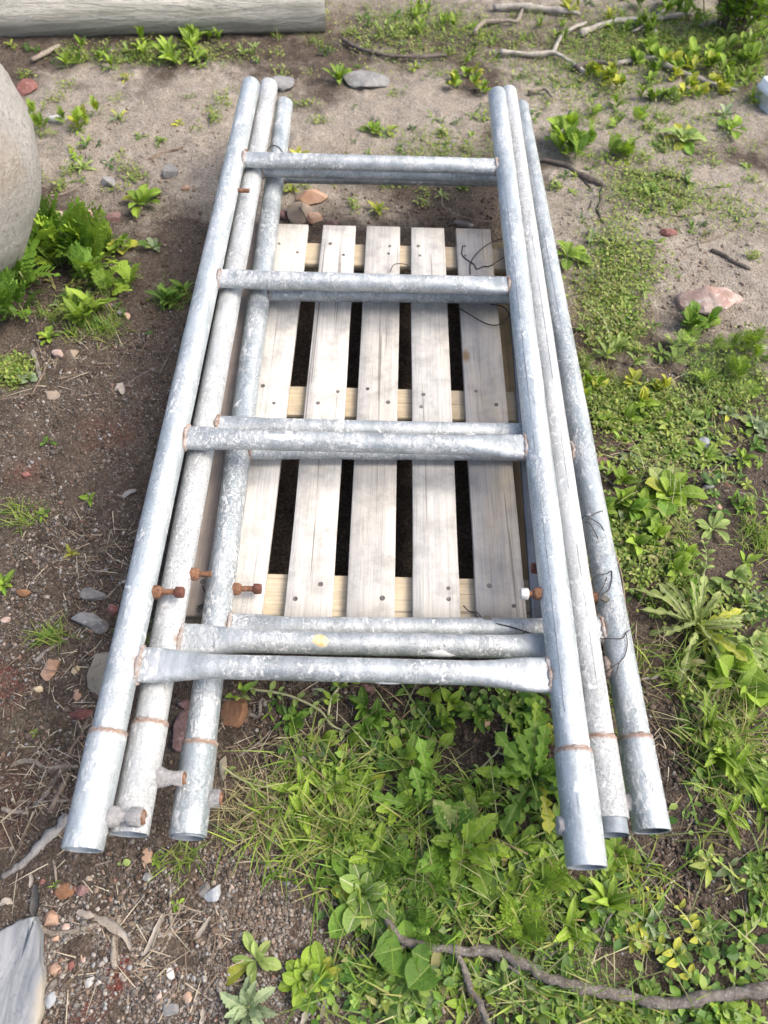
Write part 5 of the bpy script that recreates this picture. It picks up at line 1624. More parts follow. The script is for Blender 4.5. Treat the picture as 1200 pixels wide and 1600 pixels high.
rosette(376, 1085, 'oval', 7, 28, 'lf_fresh', 'bright oval-leaved sprout by the inner leg under the lowest rung', (10, 45))
rosette(460, 1120, 'spoon', 8, 34, 'lf_deep', 'green weed on dark soil just below the lowest rung', (14, 60))
rosette(745, 1115, 'oval', 12, 34, 'lf_deep', 'dark round-leaved weed below the middle of the lowest rung', (14, 60))
rosette(575, 1230, 'oval', 9, 40, 'lf_fresh', 'mid green weed in the grass left of the dark toothed one', (14, 60))

# bushy clumps
clump(95, 425, 'pinnate', 75, 66, 'lf_deep', 'largest lush dark green weed with divided leaves beside the boulder', .8, (20, 75), 1.15, 8, 'lf_fresh')
clump(22, 480, 'pinnate', 40, 60, 'lf_deep', 'dark divided-leaf weed at the picture edge below the boulder', .5, (20, 70), 1.1, 6)
clump(178, 392, 'round', 30, 30, 'lf_fresh', 'low weed with rounded yellowish leaves right of the lush weeds', .8, (15, 60), 1.0, 4, 'lf_yellow')
clump(188, 452, 'pinnate', 16, 34, 'lf_fresh', 'small bright divided-leaf weed right of the lush weeds', .5, (15, 60), 1.2, 2)
clump(122, 498, 'lance', 34, 44, 'lf_fresh', 'grassy bright weed in front of the largest lush weed', .6, (25, 75), 1.4, 6)
clump(274, 462, 'lance', 24, 30, 'lf_deep', 'low dark weed tight against the outer frame leg', .7, (10, 55), 1.5, 2)
clump(66, 192, 'pinnate', 18, 24, 'lf_fresh', 'yellow-green weed clump touching the boulder', .6, (30, 75), 1.2, 4)
clump(126, 192, 'pinnate', 22, 26, 'lf_fresh', 'yellow-green weed clump right of the pale stone', .6, (30, 75), 1.2, 4, 'lf_yellow')
clump(268, 86, 'lance', 40, 34, 'lf_fresh', 'leafy weed clump in front of the middle of the log', .9, (20, 70), 1.7, 3)
clump(150, 92, 'lance', 26, 26, 'lf_fresh', 'weed clump in front of the log near the picture edge', 1.0, (20, 70), 1.7, 2, 'lf_deep')
clump(335, 66, 'lance', 18, 22, 'lf_fresh', 'weed clump half under the log near its sawn end', .9, (20, 70), 1.7, 2)
clump(400, 78, 'lance', 12, 18, 'lf_pale', 'thin pale weed under the sawn end of the log', .9, (20, 60), 1.5, 1)
clump(868, 226, 'spoon', 30, 34, 'lf_fresh', 'bright lush weed beside the far right legs', .7, (25, 75), 1.3, 6)
clump(905, 238, 'pinnate', 22, 30, 'lf_deep', 'dark green weed behind the dark bent branch', .7, (20, 70), 1.2, 4, 'lf_fresh')
clump(960, 245, 'pinnate', 24, 26, 'lf_fresh', 'bright low weed above the broken end of the bent branch', .9, (15, 60), 1.2, 2)
clump(945, 130, 'round', 34, 22, 'lf_yellow', 'bright yellow weed among the far branches', .9, (25, 75), 1.0, 6, 'lf_fresh')
clump(735, 135, 'round', 24, 22, 'lf_fresh', 'yellow-green weed just beyond the far rung', .9, (20, 70), 1.0, 3, 'lf_yellow')
clump(716, 98, 'lance', 14, 18, 'lf_fresh', 'small green weed behind the yellow-green one', .8, (20, 70), 1.5, 2)
clump(680, 46, 'lance', 26, 22, 'lf_fresh', 'weed clump near the far edge right of the log end', .9, (20, 70), 1.6, 3)
clump(590, 50, 'lance', 20, 20, 'lf_pale', 'pale weed clump just past the sawn end of the log', 1.0, (20, 70), 1.5, 2)
clump(640, 22, 'lance', 18, 22, 'lf_fresh', 'weed clump at the far picture edge', 1.0, (20, 70), 1.5, 3)
clump(985, 60, 'lance', 30, 28, 'lf_fresh', 'bright weed between the far grey sticks', .9, (25, 75), 1.6, 4)
clump(1060, 95, 'spoon', 34, 30, 'lf_fresh', 'leafy weed behind the long far branch', 1.0, (20, 70), 1.3, 4, 'lf_yellow')
clump(1120, 100, 'spoon', 34, 32, 'lf_fresh', 'broad-leaved weed in front of the far shrub', 1.0, (20, 70), 1.3, 5)
clump(1185, 80, 'lance', 30, 34, 'lf_pale', 'pale long-leaved weed right of the far shrub', .9, (30, 80), 1.6, 5)
clump(1005, 140, 'spoon', 24, 24, 'lf_fresh', 'weed under the long grey far branch', 1.0, (20, 70), 1.3, 2)
clump(1055, 150, 'lance', 20, 22, 'lf_pale', 'pale weed before the long grey far branch', 1.0, (20, 70), 1.5, 2)
clump(1150, 140, 'lance', 24, 26, 'lf_fresh', 'weed left of the white tub', .9, (20, 70), 1.5, 3)
clump(1040, 30, 'spoon', 26, 28, 'lf_fresh', 'bright weed left of the far shrub behind the grey stick', 1.0, (25, 75), 1.3, 5)
clump(1190, 20, 'spoon', 28, 34, 'lf_fresh', 'lush weed at the far corner right of the shrub', 1.0, (25, 75), 1.3, 6)
clump(1090, 130, 'round', 26, 26, 'lf_yellow', 'yellowish round-leaved weed in front of the far broad-leaved weed', 1.0, (20, 70), 1.1, 3, 'lf_fresh')
clump(1020, 10, 'lance', 24, 28, 'lf_deep', 'dark weed at the far picture edge left of the shrub', 1.0, (25, 75), 1.6, 5, 'lf_fresh')
clump(960, 180, 'pinnate', 22, 24, 'lf_fresh', 'low feathery weed below the bright yellow weed', 1.1, (15, 60), 1.3, 2)
clump(1000, 95, 'round', 20, 24, 'lf_fresh', 'round-leaved weed on the arched grey twig', 1.0, (20, 70), 1.1, 3)
clump(910, 20, 'lance', 22, 24, 'lf_yellow', 'yellow-green weed at the far picture edge among sticks', 1.0, (20, 70), 1.5, 3)
clump(850, 55, 'lance', 16, 20, 'lf_fresh', 'green weed between the pale forked branch and the thick grey stick', 1.0, (20, 70), 1.5, 2)
clump(1085, 508, 'spoon', 30, 30, 'lf_deep', 'green weed growing over the foot of the pinkish rock', .8, (20, 70), 1.2, 4, 'lf_fresh')
clump(1122, 578, 'feather', 50, 30, 'lf_fresh', 'dense mat of bright feathery weed right of the bare patch', 1.6, (25, 75), 1.6, 6)
clump(1175, 562, 'feather', 32, 28, 'lf_fresh', 'bright feathery weed at the picture edge beside the mat', 1.2, (25, 75), 1.6, 5)
clump(1000, 620, 'oval', 30, 28, 'lf_yellow', 'yellow-green weed with upright tips right of the splayed leg', 1.2, (20, 75), 1.2, 5, 'lf_fresh')
clump(930, 620, 'oval', 26, 26, 'lf_fresh', 'yellowish leafy weed tight beside the splayed leg', 1.0, (20, 75), 1.2, 5, 'lf_yellow')
clump(965, 820, 'oval', 34, 34, 'lf_deep', 'leafy weed in the wire tangle beside the splayed leg', 1.2, (15, 65), 1.2, 4, 'lf_fresh')
clump(1010, 850, 'oval', 26, 30, 'lf_fresh', 'low weed behind the big pale rosette', 1.2, (15, 65), 1.2, 3)
clump(1150, 1060, 'round', 26, 44, 'lf_fresh', 'broad-lobed weed right of the brown root stem', 1.1, (10, 55), 1.1, 4)
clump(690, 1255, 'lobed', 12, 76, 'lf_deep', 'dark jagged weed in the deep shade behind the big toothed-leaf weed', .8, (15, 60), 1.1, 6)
clump(600, 1130, 'oval', 24, 36, 'lf_deep', 'dark leafy weed just below the lowest rung', 1.2, (15, 60), 1.1, 4)
clump(800, 1420, 'pinnate', 24, 50, 'lf_fresh', 'feathery weed under the near right pipe end', .9, (15, 60), 1.2, 4)
clump(650, 1395, 'feather', 44, 42, 'lf_deep', 'fine feathery green weed between the big weeds near the thick branch', 1.4, (20, 70), 1.7, 4)
clump(905, 1405, 'lance', 26, 60, 'lf_fresh', 'grassy weed below the near right pipe end', .8, (20, 70), 1.2, 5)
clump(648, 1465, 'round', 9, 56, 'lf_deep', 'dark broad leaves behind the start of the thick branch', .6, (10, 40), 1.2, 2)
clump(705, 1412, 'oval', 14, 30, 'lf_fresh', 'bright small-leaved weed below the leaf tips of the big toothed weed', 1.0, (15, 60), 1.2, 3)

clump(520, 1180, 'oval', 16, 30, 'lf_fresh', 'bright small weed in the grass left of the mid green one', 1.0, (15, 65), 1.2, 3)
clump(590, 1300, 'toothed', 12, 48, 'lf_fresh', 'bright toothed weed above the broad-leaved plant with pale ribs', .8, (15, 60), 1.0, 5)
clump(655, 1170, 'spoon', 11, 40, 'lf_fresh', 'bright spoon-leaved weed in the shade below the middle of the lowest rung', .8, (15, 65), 1.2, 4)
clump(760, 1250, 'toothed', 12, 50, 'lf_fresh', 'bright toothed weed behind the big toothed-leaf one', .8, (15, 60), 1.0, 5)
clump(840, 1330, 'oval', 18, 36, 'lf_fresh', 'bright oval-leaved weed left of the near right pipe end', .9, (15, 60), 1.2, 3)
clump(700, 1100, 'oval', 18, 34, 'lf_fresh', 'bright oval-leaved weed close under the lowest rung', .9, (15, 60), 1.2, 3)
clump(500, 1245, 'lance', 22, 56, 'lf_fresh', 'narrow-leaved bright weed in the grass right of the inner pipe end', .7, (25, 70), 1.1, 4)
clump(970, 770, 'oval', 22, 30, 'lf_fresh', 'bright small-leaved weed beside the brown slanting stem', 1.0, (15, 65), 1.2, 3)
clump(1150, 790, 'lance', 16, 26, 'lf_deep', 'small dark weed at the picture edge above the fine grass tuft', .8, (20, 70), 1.3, 2)
clump(1050, 880, 'oval', 20, 30, 'lf_fresh', 'leafy bright weed touching the top of the big pale rosette', 1.0, (15, 65), 1.2, 3)
clump(1130, 930, 'oval', 20, 28, 'lf_pale', 'pale low weed right of the top of the big pale rosette', 1.2, (15, 60), 1.2, 2)
clump(1100, 1160, 'lance', 26, 60, 'lf_fresh', 'long-leaved grassy weed on the brown root stem', .8, (20, 70), 1.0, 4)
clump(1160, 1240, 'lance', 24, 56, 'lf_fresh', 'long-leaved grassy weed at the picture edge right of the pipe ends', .8, (20, 70), 1.1, 4)
clump(1040, 560, 'pinnate', 18, 24, 'lf_pale', 'pale low weed at the rim of the bare patch under the pinkish rock', 1.1, (10, 55), 1.2, 2)
clump(965, 555, 'lance', 20, 26, 'lf_pale', 'dull tuft beside the splayed leg left of the bare patch', 1.1, (15, 65), 1.3, 2)
clump(1010, 670, 'oval', 22, 26, 'lf_fresh', 'leafy weed between the round-leaved one and the pale three-leaved one', 1.2, (15, 65), 1.2, 3)
clump(60, 400, 'pinnate', 30, 46, 'lf_fresh', 'bright divided-leaf weed at the foot of the boulder', .8, (20, 70), 1.1, 4)
clump(140, 430, 'toothed', 22, 34, 'lf_fresh', 'bright toothed weed in the middle of the lush left-hand patch', .9, (15, 65), 1.1, 3)

# creeping stems
trailer([(1200, 1600), (1150, 1575), (1140, 1520), (1148, 1480), (1180, 1440), (1195, 1380)], 24, 'lf_fresh', 'creeping green stem climbing at the picture edge above the thick branch', 20, 5)
trailer([(1085, 1540), (1060, 1505), (1040, 1480), (1000, 1470), (960, 1462)], 26, 'lf_yellow', 'yellow-green creeping weed lying over the bare patch near the branch', 22, 5)
trailer([(1110, 1490), (1080, 1462), (1070, 1440), (1060, 1420)], 20, 'lf_yellow', 'short yellow-green creeping weed near the picture edge above the branch', 15, 4)
trailer([(1040, 1400), (1010, 1395), (985, 1402), (960, 1390)], 15, 'lf_yellow', 'thin yellow sprig on the bare patch right of the pipe ends', 12, 3)
trailer([(380, 1075), (450, 1090), (500, 1115), (525, 1140), (560, 1150), (580, 1175)], 20, 'lf_pale', 'long pale creeping stem crossing the dark soil under the lowest rung', 26, 5, stem='stem_pale')
trailer([(512, 1118), (520, 1090), (540, 1072), (560, 1060)], 22, 'lf_fresh', 'short creeping stem arching up to the lowest rung', 20, 5, stem='stem_pale')
trailer([(625, 1065), (650, 1110), (680, 1145), (700, 1170)], 20, 'lf_deep', 'thin green stem hanging from behind the lowest rung', 26, 4)
trailer([(810, 1075), (795, 1120), (785, 1160), (770, 1185), (735, 1210)], 14, 'lf_pale', 'pale wiry stem crossing the dark hollow beside the near right leg', 24, 4, stem='stem_pale')
trailer([(775, 1175), (800, 1190), (820, 1215), (835, 1240)], 14, 'lf_pale', 'pale bare stem curving over the jagged leaves', 40, 4, stem='stem_pale')
trailer([(770, 1310), (810, 1320), (845, 1305), (870, 1295)], 26, 'lf_fresh', 'creeping stem reaching the stub of the near right pipe', 20, 5)
trailer([(760, 1330), (800, 1345), (850, 1360), (900, 1372)], 24, 'lf_fresh', 'creeping stem running below the near right pipe end', 20, 5, stem='stem_pale')
trailer([(540, 1290), (555, 1270), (590, 1258), (620, 1240)], 18, 'lf_pale', 'pale creeping stem in the grass left of the grey stone', 24, 5, stem='stem_pale')
trailer([(345, 1195), (370, 1215), (400, 1228), (450, 1236)], 14, 'lf_pale', 'long straw-green stem beside the inner pipe end', 40, 4, stem='stem_pale')
trailer([(960, 740), (930, 735), (915, 720)], 18, 'lf_fresh', 'short leafy stem beside the middle of the splayed leg', 14, 4)
trailer([(1090, 920), (1100, 880), (1098, 850)], 16, 'lf_pale', 'upright thin stem behind the big pale rosette', 22, 3)
trailer([(905, 470), (935, 500), (950, 540), (945, 560)], 12, 'lf_pale', 'thin straw stem in the moss beside the splayed leg', 26, 3, stem='stem_pale')

# shrub in the far corner
ps = G(1138, 52)
sh = ob('shrub', None, loc=ps)
tag(sh, 'dense dark green shrub at the far top corner', 'shrub')
mbs = MB(); mbl = MB()
for i in range(70):
    a = rnd.uniform(0, 2 * PI); rr = abs(rnd.gauss(0, .11)); h = rnd.uniform(.16, .42)
    tip = np.array([math.cos(a) * rr * 1.5, math.sin(a) * rr * 1.1, h])
    P = smooth_path([(rr * .3 * math.cos(a), rr * .3 * math.sin(a), -.01), tip * [.55, .55, .55], tip], 10, .02, i)
    V, F = tube(P, np.linspace(.0028, .001, 10), 5)
    mbs.add(V, F)
    for j in range(3, 10):
        for q in range(9):
            d = rng.normal(size=3); d[2] = abs(d[2]) * .6; d /= np.linalg.norm(d)
            s = np.cross(d, rng.normal(size=3)); s /= np.linalg.norm(s)
            l_ = rng.uniform(.022, .050); b = P[j] + rng.normal(0, .004, 3)
            mbl.add(np.array([b, b + d * l_ * .5 + s * .0042, b + d * l_, b + d * l_ * .5 - s * .0042]), np.array([[0, 1, 2, 3]]), np.full(4, rng.random() * .0))
ob('stems', mbs.mesh('stems'), M['twig_brown'], sh)
me = mbl.mesh('crown', True, True); me.materials.append(M['lf_fresh'])
cr = ob('crown', me, None, sh)

# ------------------------------------------------------------------ gravel, grass, ground cover, litter
BARE = [(1015, 1170, 55, 120, 1), (1060, 1400, 95, 45, 1), (735, 1570, 55, 32, 1), (385, 1140, 60, 55, 1), (775, 1185, 50, 45, 1), (1120, 870, 50, 50, 1), (1130, 450, 90, 40, 1), (1000, 575, 75, 26, 1), (440, 1420, 90, 50, 1), (690, 1165, 70, 50, 1), (600, 1250, 40, 34, 1), (860, 1455, 50, 26, 1), (1130, 1290, 50, 60, 1), (520, 1130, 60, 40, 1), (790, 1480, 40, 20, 1), (560, 1100, 60, 25, .8), (880, 1380, 30, 20, .8), (980, 1500, 60, 24, .8), (600, 1490, 50, 24, .8)]


def scatter(blobs, seed, holes=True, bare=False):
    """random photo-independent points on the ground inside patches: (px, py, rx, ry, count)"""
    r = np.random.default_rng(seed)
    out = []
    for (px, py, rx, ry, n) in blobs:
        cx, cy, ax, ay = blob(px, py, rx, ry)
        q = r.normal(0, .46, (int(n * 1.0), 2))
        q = q[(q ** 2).sum(1) < 1.3]
        out.append(np.stack([cx + q[:, 0] * ax, cy + q[:, 1] * ay], 1))
    P = np.concatenate(out)
    inpal = (P[:, 0] > PAL_X0) & (P[:, 0] < PAL_X1) & (P[:, 1] > PAL_Y0 - .01) & (P[:, 1] < PAL_Y1)
    if bare:
        inpal |= field(P[:, 0], P[:, 1], BARE, .5, 88, 12) > .45
    return P[~inpal] if holes else P


def ground_pts(P):
    return np.concatenate([P, gh(P[:, 0], P[:, 1])[:, None]], 1)


def attr_mat(key, rough=.9, spec=.2, trans=0.0, bmp=0.0):
    m, nt, p, out = new_mat(key)
    a = nt.nodes.new('ShaderNodeAttribute'); a.attribute_name = 'tint'
    col = a.outputs['Color']
    if bmp:
        v = coords(nt, randomize=False)
        col = mix(nt, ramp(nt, nz(nt, v, 260, 4, .7), [(.35, 0.0), (.65, .45)]), col, mix(nt, 1.0, col, (.45, .45, .45), 'MULTIPLY'))
        L(nt, bump(nt, nz(nt, v, 500, 4, .7), .6, .001), p.inputs['Normal'])
    L(nt, col, p.inputs['Base Color'])
    p.inputs['Roughness'].default_value = rough
    p.inputs['Specular IOR Level'].default_value = spec
    if trans:
        tr = nt.nodes.new('ShaderNodeBsdfTranslucent')
        L(nt, mix(nt, 1.0, col, (1.2, 1.25, .6), 'MULTIPLY'), tr.inputs['Color'])
        mx = nt.nodes.new('ShaderNodeMixShader'); mx.inputs[0].default_value = trans
        L(nt, p.outputs[0], mx.inputs[1]); L(nt, tr.outputs[0], mx.inputs[2])
        L(nt, mx.outputs[0], out.inputs[0])
    return m


M['gravel'] = attr_mat('gravel', .9, .25, 0, 1)
M['grass'] = attr_mat('grass_blades', .5, .35, .3)
M['cover'] = attr_mat('cover_leaves', .5, .35, .3)
M['litter'] = attr_mat('litter', .9, .15)


def rnd_rot(n, r):
    q = r.normal(size=(n, 4)); q /= np.linalg.norm(q, axis=1)[:, None]
    w_, x, y, z = q.T
    return np.stack([np.stack([1 - 2 * (y * y + z * z), 2 * (x * y - z * w_), 2 * (x * z + y * w_)], 1), np.stack([2 * (x * y + z * w_), 1 - 2 * (x * x + z * z), 2 * (y * z - x * w_)], 1), np.stack([2 * (x * z - y * w_), 2 * (y * z + x * w_), 1 - 2 * (x * x + y * y)], 1)], 1)


def gravel(name, P, smin, smax, power, pal, wts, seed, sub=1, label=None):
    r = np.random.default_rng(seed)
    bm = bmesh.new(); bmesh.ops.create_icosphere(bm, subdivisions=sub, radius=1.0)
    U = np.array([v.co[:] for v in bm.verts]); Fq = np.array([[v.index for v in f.verts] for f in bm.faces]); bm.free()
    N = len(P); X = ground_pts(P)
    s = smin + (smax - smin) * r.random(N) ** power
    sc = s[:, None] * np.stack([r.uniform(.8, 1.3, N), r.uniform(.7, 1.1, N), r.uniform(.45, .8, N)], 1)
    jit = 1 + r.uniform(-.22, .22, (N, len(U)))
    R_ = rnd_rot(N, r)
    V = np.einsum('nij,nvj->nvi', R_, U[None] * jit[..., None] * sc[:, None, :]) + X[:, None, :] + np.array([0, 0, 1])[None, None] * (s * .22)[:, None, None]
    F = (Fq[None] + (np.arange(N) * len(U))[:, None, None]).reshape(-1, 3)
    pal = np.array(pal); c = pal[r.choice(len(pal), N, p=np.array(wts) / sum(wts))] * r.uniform(.7, 1.2, (N, 1))
    dd = np.clip(field(P[:, 0], P[:, 1], DRY, .8, 31, 5), 0, 1)[:, None]
    c = c * (1 - dd) + (c * .35 + np.array([.25, .205, .16])) * dd
    c = np.repeat(c, len(U), 0)
    o = ob(name, mesh_np(name, V.reshape(-1, 3), [F], True, c), M['gravel'])
    kind(o, 'stuff', label, 'gravel')
    return o


PALG = [(.24, .215, .185), (.165, .15, .135), (.36, .335, .30), (.24, .18, .14), (.22, .13, .10), (.29, .29, .29), (.11, .095, .085), (.30, .24, .20)]
WG = [4, 4, 2, 2.5, 1.0, 1.8, 3, 1.6]
GR = [(160, 1500, 190, 150, 2600), (420, 1450, 190, 100, 1900), (330, 1370, 220, 90, 1100), (130, 650, 230, 200, 3200), (90, 900, 170, 200, 2400), (60, 1150, 130, 200, 800), (150, 500, 130, 70, 350),
      (180, 330, 170, 120, 500), (300, 220, 300, 130, 500), (1080, 470, 170, 140, 600), (1100, 680, 150, 120, 450), (1080, 1250, 140, 130, 600), (1000, 1400, 150, 90, 500), (620, 300, 260, 80, 350), (500, 1100, 250, 70, 600), (870, 330, 80, 120, 200), (480, 1540, 140, 80, 700), (700, 1560, 200, 60, 300), (60, 1500, 90, 110, 900), (300, 1560, 160, 70, 1100)]
gravel('gravel', scatter([(a, b, c, d, int(n * .62)) for a, b, c, d, n in GR], 1), .0016, .0058, 2.6, PALG, WG, 2, 1, 'loose small gravel and grit spread over the bare soil')
GR = [(a, b, c, d, int(n * .62)) for a, b, c, d, n in GR]
GR2 = [(a, b, c, d, n * (5 if b > 450 else 11)) for a, b, c, d, n in GR]
gravel('grit', scatter(GR2, 3), .0008, .0022, 1.6, PALG, WG, 4, 0 + 1, 'fine grit and crumbs of soil over the bare ground')
CL = [(150, 780, 220, 330, 900), (120, 1150, 160, 180, 600), (1050, 1200, 160, 220, 700), (520, 1120, 300, 90, 700), (1060, 640, 170, 120, 350), (250, 480, 150, 150, 300), (1010, 1400, 120, 90, 500), (240, 270, 240, 130, 350), (640, 320, 220, 50, 250), (330, 1400, 200, 110, 500), (1080, 420, 150, 120, 250)]
gravel('soil_crumbs', scatter(CL, 5), .002, .0085, 2.4, [(.10, .075, .056), (.075, .057, .044), (.14, .108, .08), (.12, .08, .06)], [3, 3, 2, 2], 6, 1, 'crumbly lumps of brown soil lying on the ground')


def blades(name, P, lmin, lmax, width, cols, seed, flat=0.0, label=None, cat='grass', segs=4, curve=.5, up=0.0, mat='grass'):
    """bent tapering strips standing (flat=0) or lying (flat=1) on the ground"""
    r = np.random.default_rng(seed)
    N = len(P); X = ground_pts(P)
    ln = r.uniform(lmin, lmax, N) * (.6 + .4 * r.random(N))
    az = r.uniform(0, 2 * PI, N)
    el = np.where(r.random(N) < flat, r.uniform(.0, .15, N), r.uniform(.45, 1.45, N))
    cv = curve * r.uniform(.2, 1.6, N)
    d = np.stack([np.cos(az), np.sin(az)], 1)
    side = np.stack([-np.sin(az), np.cos(az), np.zeros(N)], 1)
    pos = X + np.array([0, 0, 1.0]) * (up * r.random(N) + .001)[:, None]
    V = []
    for i in range(segs + 1):
        t = i / segs
        ww = width * (1 - t ** 1.6) * r.uniform(.75, 1.25, N) * .5 + .00015
        V.append(np.stack([pos - side * ww[:, None], pos + side * ww[:, None]], 1))
        e = el - cv * t
        st = (ln / segs)[:, None]
        pos = pos + np.concatenate([d * np.cos(e)[:, None], np.sin(e)[:, None]], 1) * st
        g = gh(pos[:, 0], pos[:, 1]) + .0012
        pos[:, 2] = np.maximum(pos[:, 2], g)
    V = np.stack(V, 1).reshape(N, -1, 3)                # N, (segs+1)*2, 3
    k = (segs + 1) * 2
    f = np.array([[2 * i, 2 * i + 1, 2 * i + 3, 2 * i + 2] for i in range(segs)])
    F = (f[None] + (np.arange(N) * k)[:, None, None]).reshape(-1, 4)
    cols = np.array(cols); c = cols[r.integers(0, len(cols), N)] * r.uniform(.7, 1.25, (N, 1))
    tt = np.repeat(np.arange(segs + 1) / segs, 2)
    cc = c[:, None, :] * (1 + .0 * tt)[None, :, None]
    o = ob(name, mesh_np(name, V.reshape(-1, 3), [F], True, cc.reshape(-1, 3)), M[mat])
    kind(o, 'stuff', label, cat)
    return o


def tufts(blobs, per, spread, seed):
    """cluster points: each patch point becomes a tuft"""
    r = np.random.default_rng(seed)
    P = scatter(blobs, seed, bare=True)
    Q = np.repeat(P, per, 0) + r.normal(0, spread, (len(P) * per, 2))
    inpal = (Q[:, 0] > PAL_X0) & (Q[:, 0] < PAL_X1) & (Q[:, 1] > PAL_Y0 - .01) & (Q[:, 1] < PAL_Y1)
    return Q[~inpal]


GREEN = [(.14, .25, .03), (.22, .33, .05), (.11, .20, .028), (.27, .35, .07), (.31, .31, .11)]
GRS = [(470, 1280, 100, 110, 70), (560, 1200, 120, 90, 46), (640, 1330, 130, 120, 46), (880, 1430, 120, 80, 60), (1120, 1180, 110, 120, 80), (1060, 1060, 110, 60, 36), (1150, 1330, 70, 100, 40), (1000, 1330, 60, 60, 16), (540, 1330, 60, 50, 22), (740, 1440, 200, 50, 40), (900, 1580, 260, 50, 50), (600, 1520, 120, 60, 24), (700, 1230, 140, 90, 30)]
GRS = [(a, b, c, d, int(n * .30)) for a, b, c, d, n in GRS]
blades('grass', tufts(GRS, 13, .012, 11), .05, .13, .0032, GREEN, 12, .12, 'fresh green grass growing around and in front of the frames', curve=1.0)
GRS2 = [(1130, 110, 90, 40, 26), (960, 100, 120, 50, 26), (1180, 40, 60, 60, 24), (1010, 200, 150, 60, 16), (1150, 460, 60, 40, 4), (500, 60, 120, 40, 10), (200, 100, 160, 20, 12), (130, 500, 70, 40, 30), (1180, 840, 26, 30, 14), (1130, 620, 100, 50, 16), (1060, 640, 90, 30, 12), (940, 560, 60, 60, 30), (270, 470, 40, 24, 10), (1080, 60, 200, 60, 60), (640, 40, 140, 50, 30), (800, 60, 100, 60, 20), (950, 620, 70, 60, 20), (240, 1000, 40, 20, 5), (75, 995, 30, 14, 6), (25, 810, 40, 14, 6), (170, 525, 26, 16, 10), (285, 1345, 20, 14, 4), (1050, 870, 90, 60, 16), (960, 1130, 30, 120, 14)]
blades('grass_tufts', tufts(GRS2, 15, .010, 13), .03, .075, .0019, GREEN, 14, .05, 'short fine grass in scattered tufts on the soil', curve=.9)
STR = [(90, 1220, 120, 130, 170), (110, 1060, 110, 140, 110), (150, 870, 140, 80, 90), (240, 1480, 170, 110, 120), (500, 1180, 180, 110, 170), (420, 1260, 90, 80, 90), (1080, 1150, 120, 200, 120), (1020, 700, 150, 130, 110), (900, 1420, 220, 110, 150), (130, 560, 130, 60, 80), (960, 450, 80, 130, 90), (620, 80, 350, 70, 60), (940, 70, 200, 60, 110), (700, 1560, 300, 60, 90), (220, 290, 200, 120, 40), (1060, 330, 160, 120, 50)]
DRYC = [(.34, .29, .21), (.25, .20, .14), (.42, .37, .28), (.17, .13, .095), (.30, .26, .20)]
blades('dry_litter', scatter(STR, 15), .02, .085, .0018, DRYC, 16, .9, 'dry straw, stalks and fine twigs littering the soil', 'litter', 4, .25, .004, 'litter')
blades('dark_litter', scatter(STR, 17), .012, .05, .0026, [(.10, .075, .055), (.07, .055, .042), (.15, .115, .085)], 18, .97, 'dark leaf and bark crumbs littering the soil', 'litter', 3, .2, .003, 'litter')
# straw-coloured matted stems in the grass
blades('dry_grass', tufts([(400, 1260, 60, 60, 16), (480, 1290, 90, 70, 16), (1060, 1080, 80, 60, 12), (940, 480, 50, 70, 14), (1130, 1200, 80, 80, 10)], 12, .016, 19), .05, .12, .0018, [(.32, .30, .15), (.38, .34, .20), (.26, .23, .11)], 20, .5, 'straw-yellow dead grass matted among the green', curve=.8)


def cover(name, P, smin, smax, hmax, cols, seed, label, wide=.55):
    """thousands of small leaves at low heights"""
    r = np.random.default_rng(seed)
    N = len(P); X = ground_pts(P)
    s = r.uniform(smin, smax, N)
    az = r.uniform(0, 2 * PI, N); el = r.uniform(-.2, .8, N)
    d = np.stack([np.cos(az) * np.cos(el), np.sin(az) * np.cos(el), np.sin(el)], 1)
    sd = np.stack([-np.sin(az), np.cos(az), r.uniform(-.3, .3, N)], 1)
    up = np.cross(d, sd)
    b = X + np.array([0, 0, 1.0]) * (.001 + hmax * r.random(N) ** 1.3)[:, None]
    w_ = s * wide * .5
    V = np.stack([b, b + d * (s * .45)[:, None] + sd * w_[:, None] + up * (s * .10)[:, None], b + d * (s * .5)[:, None], b + d * (s * .45)[:, None] - sd * w_[:, None] + up * (s * .10)[:, None],
                  b + d * s[:, None] - up * (s * .06)[:, None], b + d * (s * .8)[:, None] + sd * (w_ * .72)[:, None] + up * (s * .07)[:, None], b + d * (s * .8)[:, None] - sd * (w_ * .72)[:, None] + up * (s * .07)[:, None]], 1)
    f4 = np.array([[0, 1, 2, 3], [2, 1, 5, 4], [2, 4, 6, 3]])
    f3 = f4[:1]
    F = (f4[None] + (np.arange(N) * 7)[:, None, None]).reshape(-1, 4)
    cols = np.array(cols); c = cols[r.integers(0, len(cols), N)] * r.uniform(.7, 1.3, (N, 1))
    o = ob(name, mesh_np(name, V.reshape(-1, 3), [F], True, np.repeat(c, 7, 0)), M['cover'])
    kind(o, 'stuff', label, 'ground cover')
    return o


